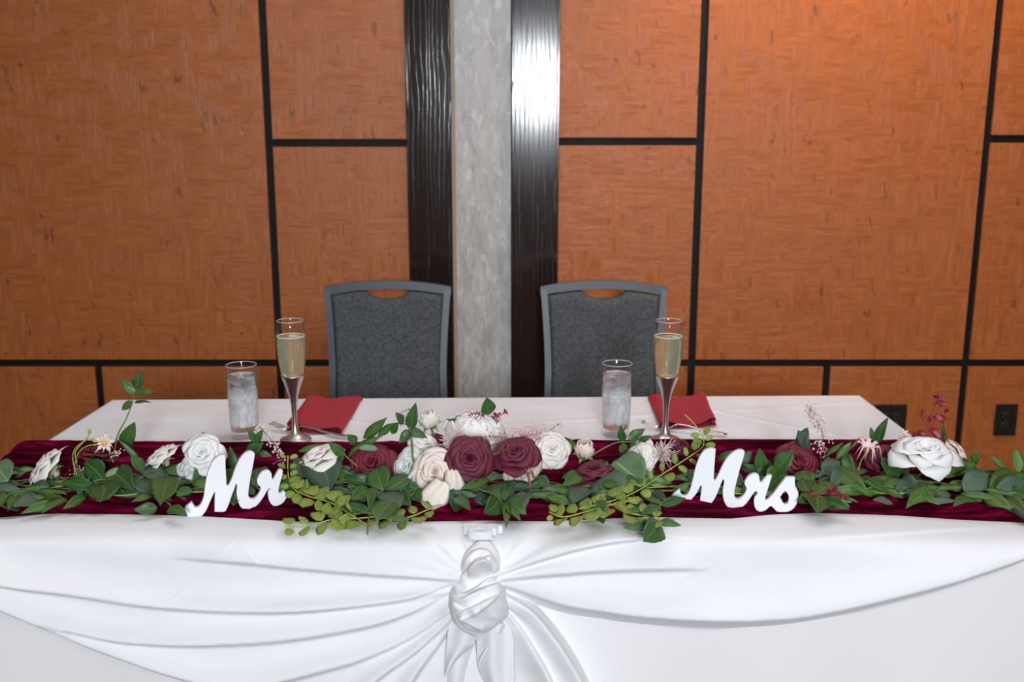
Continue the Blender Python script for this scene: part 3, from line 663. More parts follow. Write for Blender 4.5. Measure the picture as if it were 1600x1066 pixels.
# ================================================================== GLASSWARE
def flute(px, py, label):
    p = onz(px, py, TZ + .003); r = empty('champagne_flute', p, label, 'champagne flute', 'champagne flutes on the table')
    r.location = p
    stem = [(0, 0), (.032, 0), (.0335, .0015), (.031, .004), (.020, .007), (.011, .014), (.0072, .025), (.0058, .040), (.0056, .060), (.0068, .080), (.0095, .095), (.0145, .113), (.0200, .128), (.0238, .139), (.0243, .1415), (.0228, .1405), (.0150, .118), (0, .108)]
    lathe('stem', stem, M['silver'], r)
    outer = [(.0225, .138), (.0250, .150), (.0280, .170), (.0302, .192), (.0308, .208), (.0300, .226), (.0284, .242), (.0272, .2545), (.0266, .2555), (.0260, .2545)]
    inner = [(.0272, .242), (.0288, .226), (.0296, .208), (.0290, .192), (.0268, .170), (.0237, .150), (.0200, .138), (0, .132)]
    lathe('bowl', outer + inner, M['glass'], r)
    lathe('rim', [(.0266 + .0009 * math.cos(a * .785), .2552 + .0009 * math.sin(a * .785)) for a in range(9)], M['rim'], r)
    liq = [(0, .1315), (.0200, .1375), (.0238, .150), (.0269, .170), (.0291, .192), (.0297, .208), (.0291, .222), (.0290, .2225), (0, .2222)]
    lathe('champagne', liq, M['wine'], r)
    lathe('froth', [(.0285, .2224), (.0290, .2236), (.0272, .2240), (.0262, .2226)], M['foam'], r)
flute(462, 688, 'champagne flute with silver stem beside left water glass'); flute(1039, 688, 'champagne flute with silver stem beside right water glass')
def tumbler(px, py, label, ice_n):
    p = onz(px, py, TZ + .003); r = empty('water_glass', p, label, 'glass', 'water glasses on the table')
    lathe('glass_wall', [(0, 0), (.0275, 0), (.029, .002), (.0298, .03), (.0318, .155), (.0314, .1565), (.0308, .155), (.0286, .03), (.0275, .016), (0, .014)], M['mist'], r)
    lathe('rim', [(.0313 + .0010 * math.cos(a * .785), .1560 + .0010 * math.sin(a * .785)) for a in range(9)], M['rim'], r)
    lathe('water', [(0, .0142), (.0275, .0162), (.0287, .03), (.0303, .133), (.0307, .1345), (.0300, .134), (0, .134)], M['water'], r)
    for k in range(ice_n):
        bm = bmesh.new(); add_box(bm, -.011, .011, -.011, .011, -.010, .010, .004); o = link('ice_cube', bm_mesh('ice_cube', bm, M['ice'], True), r)
        th = k * 2.3 + px; o.location = (.012 * math.cos(th), .012 * math.sin(th), .122 - .021 * (k // 2)); o.rotation_euler = (k * 1.1, .5 * k, th)
tumbler(383, 682, 'tall glass of iced water misted over, left of the left flute', 4)
tumbler(962, 679, 'tall glass of iced water misted over, left of the right flute', 4)
# ================================================================== NAPKINS AND FORKS
def napkin(fl, fr, bl, br, label, flip=1):
    A, B, C, D = [onz(*p, TZ + .003) for p in (fl, fr, bl, br)]
    sec = [(.04, .0125), (.0, .0100), (-.035, .0090), (-.045, .0055), (-.03, .0030), (.2, .0015), (.6, .0012), (.93, .0015), (1.0, .006), (.985, .0135), (.90, .0170), (.75, .0150), (.5, .0085), (.3, .0105), (.12, .0185), (.03, .0225), (-.03, .0190), (-.035, .0140), (.02, .0115)]
    if flip < 0: sec = [(1 - a, b) for a, b in sec]
    sc = [(v.x, v.y) for v in spline([Vector((a, b, 0)) for a, b in sec], 5)]
    nv = 40; P = np.zeros((nv, len(sc), 3))
    for j in range(nv):
        t = j / (nv - 1); p0 = A.lerp(C, t); p1 = B.lerp(D, t); fall = max(0, t - .96) * .3
        fl_ = 1 - .45 * sst(t * 1.6)
        for i, (a, b) in enumerate(sc):
            q = p0.lerp(p1, a); P[j, i] = (q.x, q.y + .002 * math.sin(a * 9), q.z + b * fl_ - fall + .0008 * math.sin(a * 14 + t * 6))
    me = solid(grid_mesh('napkin', P, None, M['napkin']), .0014); c = (A + B + C + D) / 4; me.transform(Matrix.Translation(-c)); o = link('napkin', me); o.location = c
    tag(o, label, 'napkin', 'folded red napkins')
napkin((453, 674), (533, 681), (486, 623.5), (566, 623), 'folded red cloth napkin near the left champagne flute')
napkin((1031, 671), (1115, 668), (1012, 620.5), (1098, 620), 'folded red cloth napkin near the right champagne flute', -1)
def fork(head, tail_, label):
    A = onz(*head, TZ + .006); B = onz(*tail_, TZ + .005); ax = (B - A); Ln = ax.length; ax.normalize(); s = Vector((-ax.y, ax.x, 0))
    r = empty('fork', A, label, 'fork', 'forks beside the napkins')
    def strip(name, st):
        bm = bmesh.new(); prev = None
        for (x, off, w, z, t) in st:
            q = ax * x + s * off
            ring = [bm.verts.new(q + s * w * a + Vector((0, 0, z + t * b))) for a, b in ((-1, 0), (-.6, 1), (.6, 1), (1, 0), (.6, -1), (-.6, -1))]
            if prev:
                for k in range(6): bm.faces.new((prev[k], prev[(k + 1) % 6], ring[(k + 1) % 6], ring[k]))
            else: bm.faces.new(ring[::-1])
            prev = ring
        bm.faces.new(prev); link(name, bm_mesh(name, bm, M['steel'], True), r)
    z0 = .001
    strip('handle', [(.040, 0, .009, z0, .001), (.048, 0, .0122, z0 - .001, .001), (.058, 0, .010, z0 + .001, .0012), (.066, 0, .005, z0 + .006, .0015), (.078, 0, .003, z0 + .012, .0016), (.10, 0, .003, z0 + .011, .0016), (.125, 0, .0042, z0 + .006, .0016), (Ln - .01, 0, .0075, z0 + .001, .0015), (Ln, 0, .006, z0 + .0005, .001)])
    for k in range(4):
        o = (k - 1.5) * .0058; strip('tine', [(.0, o, .0009, z0 + .010, .0006), (.012, o, .0013, z0 + .006, .0008), (.028, o, .0016, z0 + .002, .0009), (.043, o, .0020, z0, .001)])
fork((424, 668), (548, 684), 'steel fork lying before the left red napkin'); fork((1003, 666), (1136, 680), 'steel fork lying before the right red napkin')
# ================================================================== LEAVES
def leaf_mesh(name, m, shape, seed, nv=12, nu=7, serr=0.0, bend=.12, cup=.06):
    rs = random.Random(seed); P = np.zeros((nv, nu, 3)); b = bend * rs.uniform(.4, 1.4); tw = rs.uniform(-.25, .25); sw = rs.uniform(-.10, .10)
    for j in range(nv):
        t = j / (nv - 1)
        if shape == 'ovate': w = .5 * (math.sin(PI * t ** .80) ** .85) * (1 - .25 * t)
        elif shape == 'lance': w = .5 * math.sin(PI * t ** .9) ** 1.1
        elif shape == 'round': w = .5 * math.sqrt(max(0, 1 - (2 * t - 1) ** 2)) ** .9
        else: w = .5 * math.sin(PI * t ** .85) ** .7
        w = max(w, .012 if j in (0,) else .002)
        if serr: w *= 1 + serr * (1 if j % 2 else -1) * .5
        for i in range(nu):
            u = i / (nu - 1) * 2 - 1
            z = cup * abs(u) ** 1.2 * w * 2 - b * (t - .5) ** 2 * 1.6 + b * .4 + tw * u * w * (t - .3) + .02 * math.sin(t * 11 + seed) * abs(u)
            P[j, i] = (u * w + sw * math.sin(PI * t), t, z)
    return solid(grid_mesh(name, P, None, m), .006)
LM = {
 'r': [leaf_mesh('rose_leaf', M['rleaf'], 'ovate', s, 17, 7, .07) for s in range(4)],
 'w': [leaf_mesh('willow_leaf', M['wleaf'], 'lance', s + 10, 10, 5) for s in range(4)],
 'e': [leaf_mesh('eucalyptus_leaf', M['eleaf'], 'oval', s + 20, 10, 5) for s in range(3)],
 'd': [leaf_mesh('round_leaf', M['dleaf'], 'round', s + 30, 12, 7, 0, .08, .04) for s in range(2)],
 'f': [leaf_mesh('leaflet', M['fleaf'], 'round', s + 40, 9, 5, 0, .08, .05) for s in range(3)],
 'm': [leaf_mesh('dark_leaf', M['darkp'], 'oval', s + 50, 8, 5, 0, .3) for s in range(2)],
}
DW = {'r': .52, 'w': .27, 'e': .48, 'd': .95, 'f': .68, 'm': .6}
def leaf(B, T, kind, parent, w=None, facing=.6, rnd=.35, name='leaf'):
    B = Vector(B); T = Vector(T); ax = T - B; Ln = max(ax.length, .004); ax.normalize(); w = (w * .88 if w else DW[kind])
    view = (Vector((0, 0, CAMZ)) - (B + T) / 2).normalized()
    n = view * facing + Vector((0, 0, 1)) * (1 - facing) + Vector((random.uniform(-1, 1), random.uniform(-1, 1), random.uniform(-1, 1))) * rnd
    n = (n - ax * n.dot(ax)).normalized(); s = ax.cross(n).normalized()
    mt = Matrix.Identity(4)
    for i in range(3): mt[i][0] = s[i] * Ln * w; mt[i][1] = ax[i] * Ln; mt[i][2] = n[i] * Ln; mt[i][3] = B[i]
    o = link(name, random.choice(LM[kind]), parent)
    if parent: mt = Matrix.Translation(-Vector(parent.location)) @ mt
    o.matrix_local = mt; return o
def sprig(name, label, cat, stem, leaves, group=None, lift=.02, dmax=1.74, rad=.0013, sm='stem', facing=.75, rnd=.22, kind='r', lname='leaf'):
    """stem: pixel polyline; leaves: (bx,by,tx,ty[,kind[,w]])"""
    base = G(*stem[0], lift, dmax); r = empty(name, base, label, cat, group)
    pts = spline([G(x, y, lift, dmax) for x, y in stem], 5); pts = [p - base for p in pts]; n = len(pts)
    tube('stem', pts, [rad * (1.15 - .5 * i / n) for i in range(n)], M[sm], r, 6)
    for l in leaves:
        k = l[4] if len(l) > 4 else kind; w = l[5] if len(l) > 5 else None
        B = G(l[0], l[1], lift, dmax); T = G(l[2], l[3], lift + random.uniform(-.004, .014), dmax)
        leaf(B, T, k, r, w, facing, rnd, lname)
    return r
# ------------------------------------------------------------------ the long garland
ga = empty('greenery_garland', (-.06, 1.75, TZ + .02), 'long mixed eucalyptus and willow leaf garland lying along the burgundy runner', 'garland')
GL = Vector(ga.location)
def gw(px, py, lift=0, dmax=1.78, z=.785): return G(px, py, lift, dmax, z)
for k in range(6):                                   # the wired stems
    off = random.uniform(-14, 5); pts = []
    for px in range(-60, 1680, 60):
        v = 765 + off + random.uniform(-10, 8); pts.append(G(px, v, random.uniform(-.01, .01), 1.80, .784) - GL)
    tube('stem', spline(pts, 4), .0014, M[('stem', 'dstem', 'stem', 'fstem')[k % 4]], ga, 6)
XL = [ # explicit leaves seen in the photograph
 (35,770,-22,759,'e',.32),(12,752,-8,722,'d',.5),(135,775,98,796,'w'),(105,780,65,801,'w'),(90,785,32,803,'w'),(72,777,34,783,'w'),(15,770,-12,802,'w'),(25,775,12,798,'w'),(50,770,4,777,'w'),(62,775,20,793,'e'),
 (222,729,184,687,'w',.2),(253,754,215,728,'e',.4),(150,757,196,769,'w'),(470,752,461,716,'e',.4),(487,725,516,769,'e',.5),(464,706,512,694,'w',.25),(542,717,598,680,'w',.3),(567,686,605,652,'w',.36),(590,682,621,660,'w',.42),
 (565,741,541,738,'e',.3),(600,752,560,742,'e',.32),(1003,753,960,719,'d',.85),(968,778,932,748,'e',.8),(876,772,842,770,'e',.6),(924,765,893,786,'e',.6),(966,776,928,770,'w',.4),(892,789,852,776,'w',.4),
 (1248,704,1262,668,'e',.6),(1262,705,1247,672,'e',.55),(1286,742,1318,722,'e',.7),(1288,716,1319,692,'w',.3),(1306,718,1331,690,'w',.4),(1462,745,1512,719,'w',.34),(1474,746,1526,724,'w',.34),(1500,741,1572,737,'w',.2),
 (1524,724,1524,703,'w',.6),(1572,737,1547,711,'w',.34),(1592,742,1587,701,'w',.42),(1544,768,1592,737,'w',.36),(1566,771,1606,742,'w',.3),(1535,774,1584,797,'w',.4),(1570,778,1606,806,'w',.4),(1506,768,1552,748,'e',.55),(1556,772,1606,758,'e',.5),
 (1500,772,1560,780,'w',.25),(1440,774,1468,789,'w',.35),(1600,770,1640,760,'w',.3),(1590,785,1615,815,'e',.5),(1385,742,1406,726,'r',.8),(1560,790,1603,800,'w'),
 (1300,735,1360,775,'w'),(1340,745,1400,778,'w',.16),(1360,755,1430,765,'w',.16),(1330,742,1300,760,'e'),(1450,760,1400,750,'w',.18),(1480,765,1430,762,'w',.18),
 (1110,740,1085,765,'e',.6),(1120,720,1150,705,'w',.5),(1150,730,1175,705,'e',.6),(1130,745,1160,760,'e'),(1180,775,1215,770,'w'),
]
for l in XL:
    lf = .05 if l[4] == 'd' else .012; b = gw(l[0], l[1], lf); t = gw(l[2], l[3], lf + random.uniform(0, .015)); leaf(b, t, l[4], ga, l[5] if len(l) > 5 else None, .7, .25)
cnt = 0
while cnt < 232:
    px = random.uniform(-45, 1640); v = random.gauss(764, 15)
    if v > 792 or v < 728: continue
    if 640 < px < 820 and v > 786: continue
    k = random.choices('wer', (4, 3, 3))[0]; Ln = {'w': random.uniform(45, 70), 'e': random.uniform(30, 44), 'r': random.uniform(28, 42)}[k]
    side = random.choice((-1, 1)); ang = random.gauss(0, .45); tx = px + side * Ln * math.cos(ang); ty = v + Ln * math.sin(ang) * .7 + 3
    if ty > 800 or ty < 712: continue
    if any(a < x < b for x in (px, tx) for a, b in ((292, 460), (1055, 1262))) and max(v, ty) > 774: continue
    li = random.uniform(-.01, .02) if v < 775 else .004
    b = gw(px, v, li, 1.80, .783); t = gw(tx, ty, li + random.uniform(-.01, .015), 1.80, .783)
    leaf(b, t, k, ga, None, random.uniform(.3, .8), .4); cnt += 1
# ------------------------------------------------------------------ leafy sprigs tucked in
GR = 'rose leaf sprigs in the garland'
sprig('leaf_sprig', 'tall upright sprig of five green leaves rising over left end of table', 'sprig', [(178, 712), (184, 680), (197, 655), (207, 628), (209, 612)],
 [(211,615,190,591,'r',.62),(213,608,221,578,'r',.62),(212,615,241,613,'r',.5),(208,628,190,641,'r',.75),(210,630,237,629,'r',.25),(193,699,211,659,'r',.6)], GR, 0.0, 1.78)
sprig('leaf_sprig', 'dark green leafy sprig beside the leftmost burgundy rose', 'sprig', [(205, 765), (180, 752), (158, 750), (145, 752)],
 [(160,748,131,722,'r',.8),(145,760,96,754,'r',.55),(158,758,156,785,'r',.85),(178,740,208,766,'r',.55),(224,735,204,711,'r',.8),(165,745,190,735,'d',.7)], GR, .035)
sprig('leaf_sprig', 'light green sprig lying on runner left of the Mr sign', 'sprig', [(275, 800), (258, 782), (240, 770), (225, 760)],
 [(246,794,209,797,'r',.75),(263,745,250,791,'r',.42),(262,797,293,806,'r',.5),(268,782,245,775,'r',.4),(240,775,205,785,'w',.3),(320,738,300,757,'r',1.0),(300,765,275,775,'r',.6)], GR, .02)
sprig('leaf_sprig', 'dark green sprig behind the Mr sign near left water glass', 'sprig', [(365, 750), (375, 720), (390, 705), (398, 695)],
 [(336,696,315,675,'r',.5),(367,738,359,697,'r',.5),(398,692,386,668,'r',.5),(400,692,411,671,'r',.6),(385,712,412,692,'r',.8),(402,708,425,713,'r',.6),(396,758,400,732,'r',.75),(345,745,372,785,'r',.6),(365,790,382,745,'r',.4)], GR, .0, 1.76)
sprig('leaf_sprig', 'green sprig above the side-on cream rose between the signs', 'sprig', [(560, 730), (548, 720), (538, 710), (533, 700)],
 [(538,712,513,691,'r',.6),(536,712,522,728,'r',.6),(557,692,541,679,'r',.8),(560,700,590,702,'d',.4)], GR, .02)
sprig('leaf_sprig', 'large green leafy sprig beneath the left burgundy rose, over fern', 'sprig', [(574, 835), (577, 810), (590, 775), (605, 762), (615, 760)],
 [(598,766,588,730,'r',.62),(604,766,644,741,'r',.48),(594,768,577,797,'r',.55),(588,813,615,783,'r',.6),(578,766,549,782,'r',.6),(576,803,532,791,'r',.5),(603,811,641,812,'r',.42),(583,752,538,748,'r',.5),(603,770,620,796,'e',.6),(620,775,642,790,'r',.6)], GR, .045)
sprig('leaf_sprig', 'green leaves under the hanging petal of the blush rose', 'sprig', [(640, 775), (655, 768), (672, 775), (700, 780)],
 [(640,765,617,778,'r',.6),(648,772,676,778,'r',.5),(655,765,630,758,'r',.7),(712,777,735,797,'r',.45),(745,775,706,768,'e',.3),(665,790,690,776,'r',.5)], GR, .02)
sprig('leaf_sprig', 'upright leafy rosebud foliage left of the white peony', 'sprig', [(648, 735), (645, 715), (643, 690), (640, 668)],
 [(641,672,650,629,'r',.5),(638,672,668,684,'r',.75),(643,672,623,693,'r',.75),(630,662,618,644,'r',.75),(612,678,623,660,'r',.6)], GR, .06, 1.76, .0022)
sprig('leaf_sprig', 'single broad green leaf standing above the white peony', 'leaf', [(768, 680), (765, 665), (760, 648)], [(764,648,760,621,'r',1.0),(725,660,696,655,'r',.28)], GR, 0.03, 1.83)
sprig('leaf_sprig', 'green sprig hanging below the two facing burgundy roses', 'sprig', [(735, 745), (745, 762), (770, 772), (778, 778), (790, 795)],
 [(750,745,788,743,'r',.55),(778,781,756,802,'r',.7),(788,785,822,804,'r',.8),(792,792,814,815,'w',.25),(790,788,791,824,'w',.2),(788,782,803,758,'r',.4),(765,750,720,765,'w',.35),(812,800,825,770,'e',.5)], GR, .04)
sprig('leaf_sprig', 'sprig of small green leaves before the right water glass', 'sprig', [(925, 712), (945, 700), (968, 691), (1008, 692)],
 [(974,690,971,664,'r',.55),(984,690,1008,670,'r',.7),(974,692,975,713,'r',.8),(985,693,1004,706,'r',.6),(998,692,1018,681,'r',.6),(901,700,866,680,'r',.4)], GR, .02, 1.78)
sprig('leaf_sprig', 'green leaves around the round silver dollar leaf, centre right', 'sprig', [(1000, 790), (990, 775), (985, 765), (975, 755)],
 [(993,766,969,742,'r',.75),(925,790,943,819,'r',.55),(985,795,1003,778,'r',.5),(935,745,950,720,'r',.4),(940,755,975,765,'w',.4),(905,742,880,760,'r',.5)], GR, .03)
sprig('leaf_sprig', 'three-leaved sprig hanging over the white drape by the Mrs sign', 'sprig', [(1040, 780), (1030, 792), (1028, 805), (1030, 818)],
 [(1029,818,973,825,'r',.36),(1030,817,1004,847,'r',.62),(1029,816,1065,822,'r',.5),(1034,790,1071,779,'r',.38),(1030,792,1000,805,'r',.4),(1008,800,975,800,'r',.5)], GR, .035)
sprig('leaf_sprig', 'dark green leaves behind the upper right of the Mrs sign', 'sprig', [(1205, 765), (1200, 750), (1192, 740), (1190, 730)],
 [(1192,740,1187,700,'r',.6),(1192,740,1160,725,'r',.4),(1213,737,1240,704,'r',.85),(1200,766,1230,742,'r',.75),(1180,745,1196,722,'r',.9),(1160,760,1130,745,'r',.5)], GR, .01, 1.72)
sprig('leaf_sprig', 'bright green sprig standing right of the Mrs sign', 'sprig', [(1330, 785), (1290, 778), (1268, 772), (1255, 755)],
 [(1262,757,1256,735,'r',.8),(1263,770,1252,748,'r',.6),(1275,776,1277,801,'r',.9),(1273,774,1298,752,'r',.65),(1288,783,1327,796,'r',.6),(1265,774,1248,787,'r',.6),(1245,750,1262,738,'r',.5)], GR, .035)
sprig('leaf_sprig', 'two upright green leaves beside the pink-tipped blossom at right', 'sprig', [(1378, 712), (1375, 700), (1370, 690)],
 [(1371,692,1388,652,'r',.42),(1366,692,1360,667,'r',.5),(1330,746,1317,704,'r',.42),(1420,742,1395,728,'r',.6),(1415,764,1448,785,'r',.7),(1400,775,1430,760,'e',.5)], GR, 0, 1.78)
# ------------------------------------------------------------------ yellow green fern sprigs
def fern(label, path, n, size, start=.05, end=1.0, lift=.04, dmax=1.72, base_w=.66):
    base = G(*path[0], lift, dmax); r = empty('fern_sprig', base, label, 'sprig', 'yellow green fern sprigs')
    P = spline([Vector((x, y, 0)) for x, y in path], 8)
    W3 = [G(p.x, p.y, lift, dmax) for p in P]; tube('stem', [p - base for p in W3], .0011, M['fstem'], r, 6)
    for i in range(n):
        t = start + (end - start) * (i + .5) / n; f = t * (len(P) - 1); k = min(int(f), len(P) - 2); p = P[k].lerp(P[k + 1], f - k); d = (P[k + 1] - P[k]).normalized()
        for s in (-1, 1):
            nn = Vector((-d.y, d.x, 0)) * s; sz = size * random.uniform(.85, 1.12) * (1 - .35 * max(0, t - .7) / .3)
            q = p + d * random.uniform(-2, 2); e = q + nn * sz * .95 + d * sz * .38 + nn * 3; q = q + nn * 3
            leaf(G(q.x, q.y, lift, dmax), G(e.x, e.y, lift + random.uniform(-.006, .010), dmax), 'f', r, base_w, .8, .28, 'leaflet')
    return r
fern('yellow-green fern sprig curling down right of the Mr sign', [(575, 822), (545, 802), (515, 785), (480, 775), (457, 762), (450, 740), (450, 712)], 11, 17, .1, 1)
fern('yellow-green fern sprig lying lowest, between Mr sign and drape edge', [(600, 806), (560, 810), (520, 812), (480, 822), (445, 823)], 6, 15, .05, 1, .03)
fern('yellow-green fern tip poking out below the blush rose', [(580, 800), (610, 812), (640, 808), (665, 798), (690, 788)], 4, 13, .1, .85, .025)
fern('long yellow-green fern sprig climbing towards left of the Mrs sign', [(905, 795), (960, 782), (1000, 765), (1040, 738), (1080, 712), (1098, 698), (1098, 682), (1086, 664), (1070, 648)], 13, 15, .05, .8, .045)
fern('yellow-green fern sprig drooping over drape edge right of the knot', [(1000, 780), (950, 790), (915, 800), (880, 808), (858, 800)], 6, 15, .05, 1, .05)
fern('short yellow-green fern sprig above the hanging three-leaved sprig', [(950, 785), (975, 800), (1005, 806), (1030, 812)], 3, 13, .3, 1, .04)
# ------------------------------------------------------------------ FLOWERS
def petal_mesh(name, r0, r1, h0, h1, Wd, curl, m, seed, point=.06, nu=13, nv=11):
    rs = random.Random(seed); P = np.zeros((nv, nu, 3)); ph = rs.uniform(0, 6); wav = rs.uniform(.01, .03)
    for j in range(nv):
        b = j / (nv - 1)
        for i in range(nu):
            a = i / (nu - 1) * 2 - 1; wd = Wd * (.50 + .50 * math.sin(min(1, b * 1.25) * PI / 2) ** .8) * (1 - .14 * max(0, b - .75) / .25)
            hb = b * (1 - .20 * abs(a) ** 3.2 + point * math.exp(-(a / .22) ** 2) * b ** 3)
            rho = r0 + (r1 - r0) * (.35 * hb + .65 * math.sin(min(hb, 1) * PI / 2) ** 2.0); z = h0 + (h1 - h0) * math.sin(min(hb, 1.1) * PI / 2) ** .9
            c = max(0, hb - .70) / .30; rho += curl * c ** 2 * (1 + .5 * abs(a)); z -= curl * .7 * c ** 3
            e = max(0, abs(a) - .7) / .3; rho += curl * .55 * e ** 2 * b
            rho += wav * math.sin(a * 4 + ph) * b; z += wav * .7 * math.sin(a * 5 + ph * 2) * b ** 2
            th = a * wd; P[j, i] = (rho * math.cos(th), rho * math.sin(th), z)
    return solid(grid_mesh(name, P, None, m), .010)
def bud_mesh(m, seed):
    """tight spiral centre"""
    nu, nv = 70, 8; P = np.zeros((nv, nu, 3))
    for i in range(nu):
        t = i / (nu - 1); th = t * 2 * PI * 2.6 + seed; r = .03 + .16 * t
        for j in range(nv):
            b = j / (nv - 1); P[j, i] = (r * (.45 + .65 * math.sin(b * PI * .62)) * math.cos(th), r * (.45 + .65 * math.sin(b * PI * .62)) * math.sin(th), .12 + (.50 - .02 * t + .02 * math.sin(th * 1.5)) * b)
    return solid(grid_mesh('rose_centre', P, None, m), .014)
def ball_petal(name, R, lat0, lat1, Wd, m, seed, zs=1.0, nu=11, nv=12):
    """cupped petal lying on a globe, closing over its top"""
    rs = random.Random(seed); P = np.zeros((nv, nu, 3)); ph = rs.uniform(0, 6)
    for j in range(nv):
        b = j / (nv - 1)
        for i in range(nu):
            a = i / (nu - 1) * 2 - 1; hb = b * (1 - .16 * abs(a) ** 2.5); lat = math.radians(lat0 + (lat1 - lat0) * hb)
            w = Wd * (.45 + .55 * math.sin(min(1, b * 1.3) * PI / 2)); rr = R * (1 + .05 * max(0, hb - .8) / .2 + .04 * abs(a) ** 3 + .02 * math.sin(a * 5 + ph) * b)
            th = a * w / max(.35, math.cos(lat)) * .8; P[j, i] = (rr * math.cos(lat) * math.cos(th), rr * math.cos(lat) * math.sin(th), rr * math.sin(lat) * zs + .02 * math.sin(a * 6 + ph) * b)
    return solid(grid_mesh(name, P, None, m), .010)
_R = {}
def rose_proto(key, style):
    if (key, style) in _R: return _R[(key, style)]
    m = M[key]; parts = [('rose_centre', bud_mesh(m, 1), 0)]
    if style == 'open': lay = [(3, .06, .25, .10, .68, 1.2, .04), (3, .08, .39, .06, .67, 1.15, .08), (4, .10, .55, .04, .60, 1.0, .11), (5, .10, .75, -.02, .45, .85, .14), (5, .10, .97, -.06, .20, .82, .15)]
    elif style == 'half': lay = [(3, .06, .25, .10, .78, 1.25, .04), (4, .08, .38, .04, .78, 1.15, .09), (5, .10, .52, .0, .74, 1.0, .14), (5, .10, .68, -.06, .64, .95, .20), (5, .12, .86, -.10, .44, .85, .22)]
    else: lay = [(3, .06, .25, .08, .92, 1.25, .0), (3, .12, .38, .0, .96, 1.2, .02), (4, .14, .52, -.10, .86, 1.1, .07)]
    k = 0
    if style == 'bud':
        parts = []
        for li, (n, Rr, l1, wd) in enumerate(((3, .26, 74, 1.3), (3, .38, 66, 1.15), (4, .50, 48, .95), (3, .58, 22, .8))):
            for i in range(n): parts.append(('petal', ball_petal('petal', Rr, -62, l1 + random.uniform(-5, 5), wd, m, k + 3, 1.15), (i + .5 * (li % 2)) * 2 * PI / n)); k += 1
        lay = []
        parts = [(a, b, c) for a, b, c in parts]
    for li, (n, r0, r1, h0, h1, wd, cu) in enumerate(lay):
        for i in range(n):
            parts.append(('petal', petal_mesh('petal', r0, r1 * random.uniform(.94, 1.05), h0, h1 * random.uniform(.94, 1.05), wd * random.uniform(.92, 1.1), cu * random.uniform(.7, 1.5), m, k + 7), (i + .5 * (li % 2) + random.uniform(-.12, .12)) * 2 * PI / n)); k += 1
    _R[(key, style)] = parts; return parts
SEP = petal_mesh('sepal', .05, .46, -.02, .26, .34, .04, M['sepal'], 3, .25, 5, 7)
def rose(px, py, rad_px, key, style, axis, label, lift=.03, dmax=1.76, green=True, name='rose', stem=None, cat='rose', depth=None):
    c = W(px, py, depth) if depth else G(px, py, lift, dmax); sc = rad_px / FPX * (c.y * CP + (CAMZ - c.z) * SP)
    ax = Vector(axis).normalized(); r = empty(name, c, label, cat, 'roses in the garland')
    q = ax.to_track_quat('Z', 'Y'); r.rotation_mode = 'QUATERNION'; spin = random.uniform(0, 6.28)
    r.rotation_quaternion = q @ Matrix.Rotation(spin, 3, 'Z').to_quaternion(); r.scale = (sc, sc, sc)
    sc *= {'open': .9, 'half': 1.08, 'bud': 1.45}[style]; r.scale = (sc,) * 3; zo = {'open': -.20, 'half': -.30, 'bud': .10}[style]
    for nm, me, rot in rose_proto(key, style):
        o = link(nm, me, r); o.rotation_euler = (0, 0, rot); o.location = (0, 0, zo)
    if green:
        for i in range(5): o = link('sepal', SEP, r); o.rotation_euler = (0, 0, i * 1.257 + .3); o.location = (0, 0, (-.62 if style == 'bud' else zo - .1)); s = 1.15 if style == 'bud' else .9; o.scale = (s, s, s)
    inv = (Matrix.Translation(c) @ r.rotation_quaternion.to_matrix().to_4x4() @ Matrix.Scale(sc, 4)).inverted()
    g0 = c + ax * ((-.5 if style == 'bud' else zo) - .02) * sc; gt = Vector(stem) if stem else None
    if gt is None:
        e = g0 - ax * .02; e.z = max(TZ + .014, e.z); f = Vector((e.x + random.uniform(-.02, .02), e.y + .01, max(TZ + .012, e.z - .015))); P = [g0, e, f]
    else: P = [g0, g0 - ax * .012, gt]
    P = [inv @ p for p in spline(P, 4)]
    if sc > 0: tube('stem', P, .0022 / sc, M['stem'], r, 8)
    return r
R_ = rose
R_(76, 736, 37, 'cream', 'half', (-.75, -.25, .62), 'cream rose seen side-on at left end of garland', .03, 1.74)
R_(152, 712, 30, 'burg', 'open', (.15, .15, 1), 'leftmost burgundy rose, seen edge-on behind green leaves', .0, 1.78)
R_(254, 718, 30, 'cream', 'half', (-.55, -.05, .8), 'cream rose seen side-on just left of white rose', .01, 1.77)
R_(305, 738, 26, 'mint', 'half', (-.1, -.8, -.1), 'pale mint-white rose tucked under the white rose left of Mr', .02, 1.72)
R_(317, 710, 33, 'white', 'open', (.05, -.85, .62), 'open white rose behind the left edge of the Mr sign', .06, 1.76)
R_(500, 719, 34, 'cream', 'half', (-.35, -.1, .95), 'cream rose seen side-on right of the Mr sign', .02, 1.76)
R_(582, 727, 37, 'burg', 'open', (-.05, -.75, .66), 'open burgundy rose left of the pale mint-white rose', .03, 1.76)
R_(637, 652, 15, 'cream', 'bud', (-.3, -.2, .95), 'small cream rosebud on the left, standing above garland centre', .0, 1.82, True, 'rosebud', W(640, 690, 1.80))
R_(671, 656, 19, 'cream', 'bud', (-.15, -.35, .9), 'small cream rosebud with green stem beside the peony', .0, 1.82, True, 'rosebud', W(686, 705, 1.79))
R_(676, 692, 17, 'plum', 'half', (-.3, -.4, .8), 'small dark plum rose behind the blush rose, under rosebud', .0, 1.82)
R_(637, 729, 30, 'mint', 'open', (-.6, -.75, .5), 'pale mint-white rose left of the large blush rose', .05, 1.76)
R_(682, 738, 40, 'blush', 'open', (-.15, -.9, .45), 'large blush rose at centre with long hanging petals', .09, 1.76)
R_(662, 694, 22, 'cream', 'half', (.3, -.3, .8), 'cream rose petals rising behind the large blush rose', .02, 1.79)
R_(733, 717, 38, 'plum', 'open', (.10, -.93, .38), 'large plum rose facing forward at garland centre', .12, 1.76)
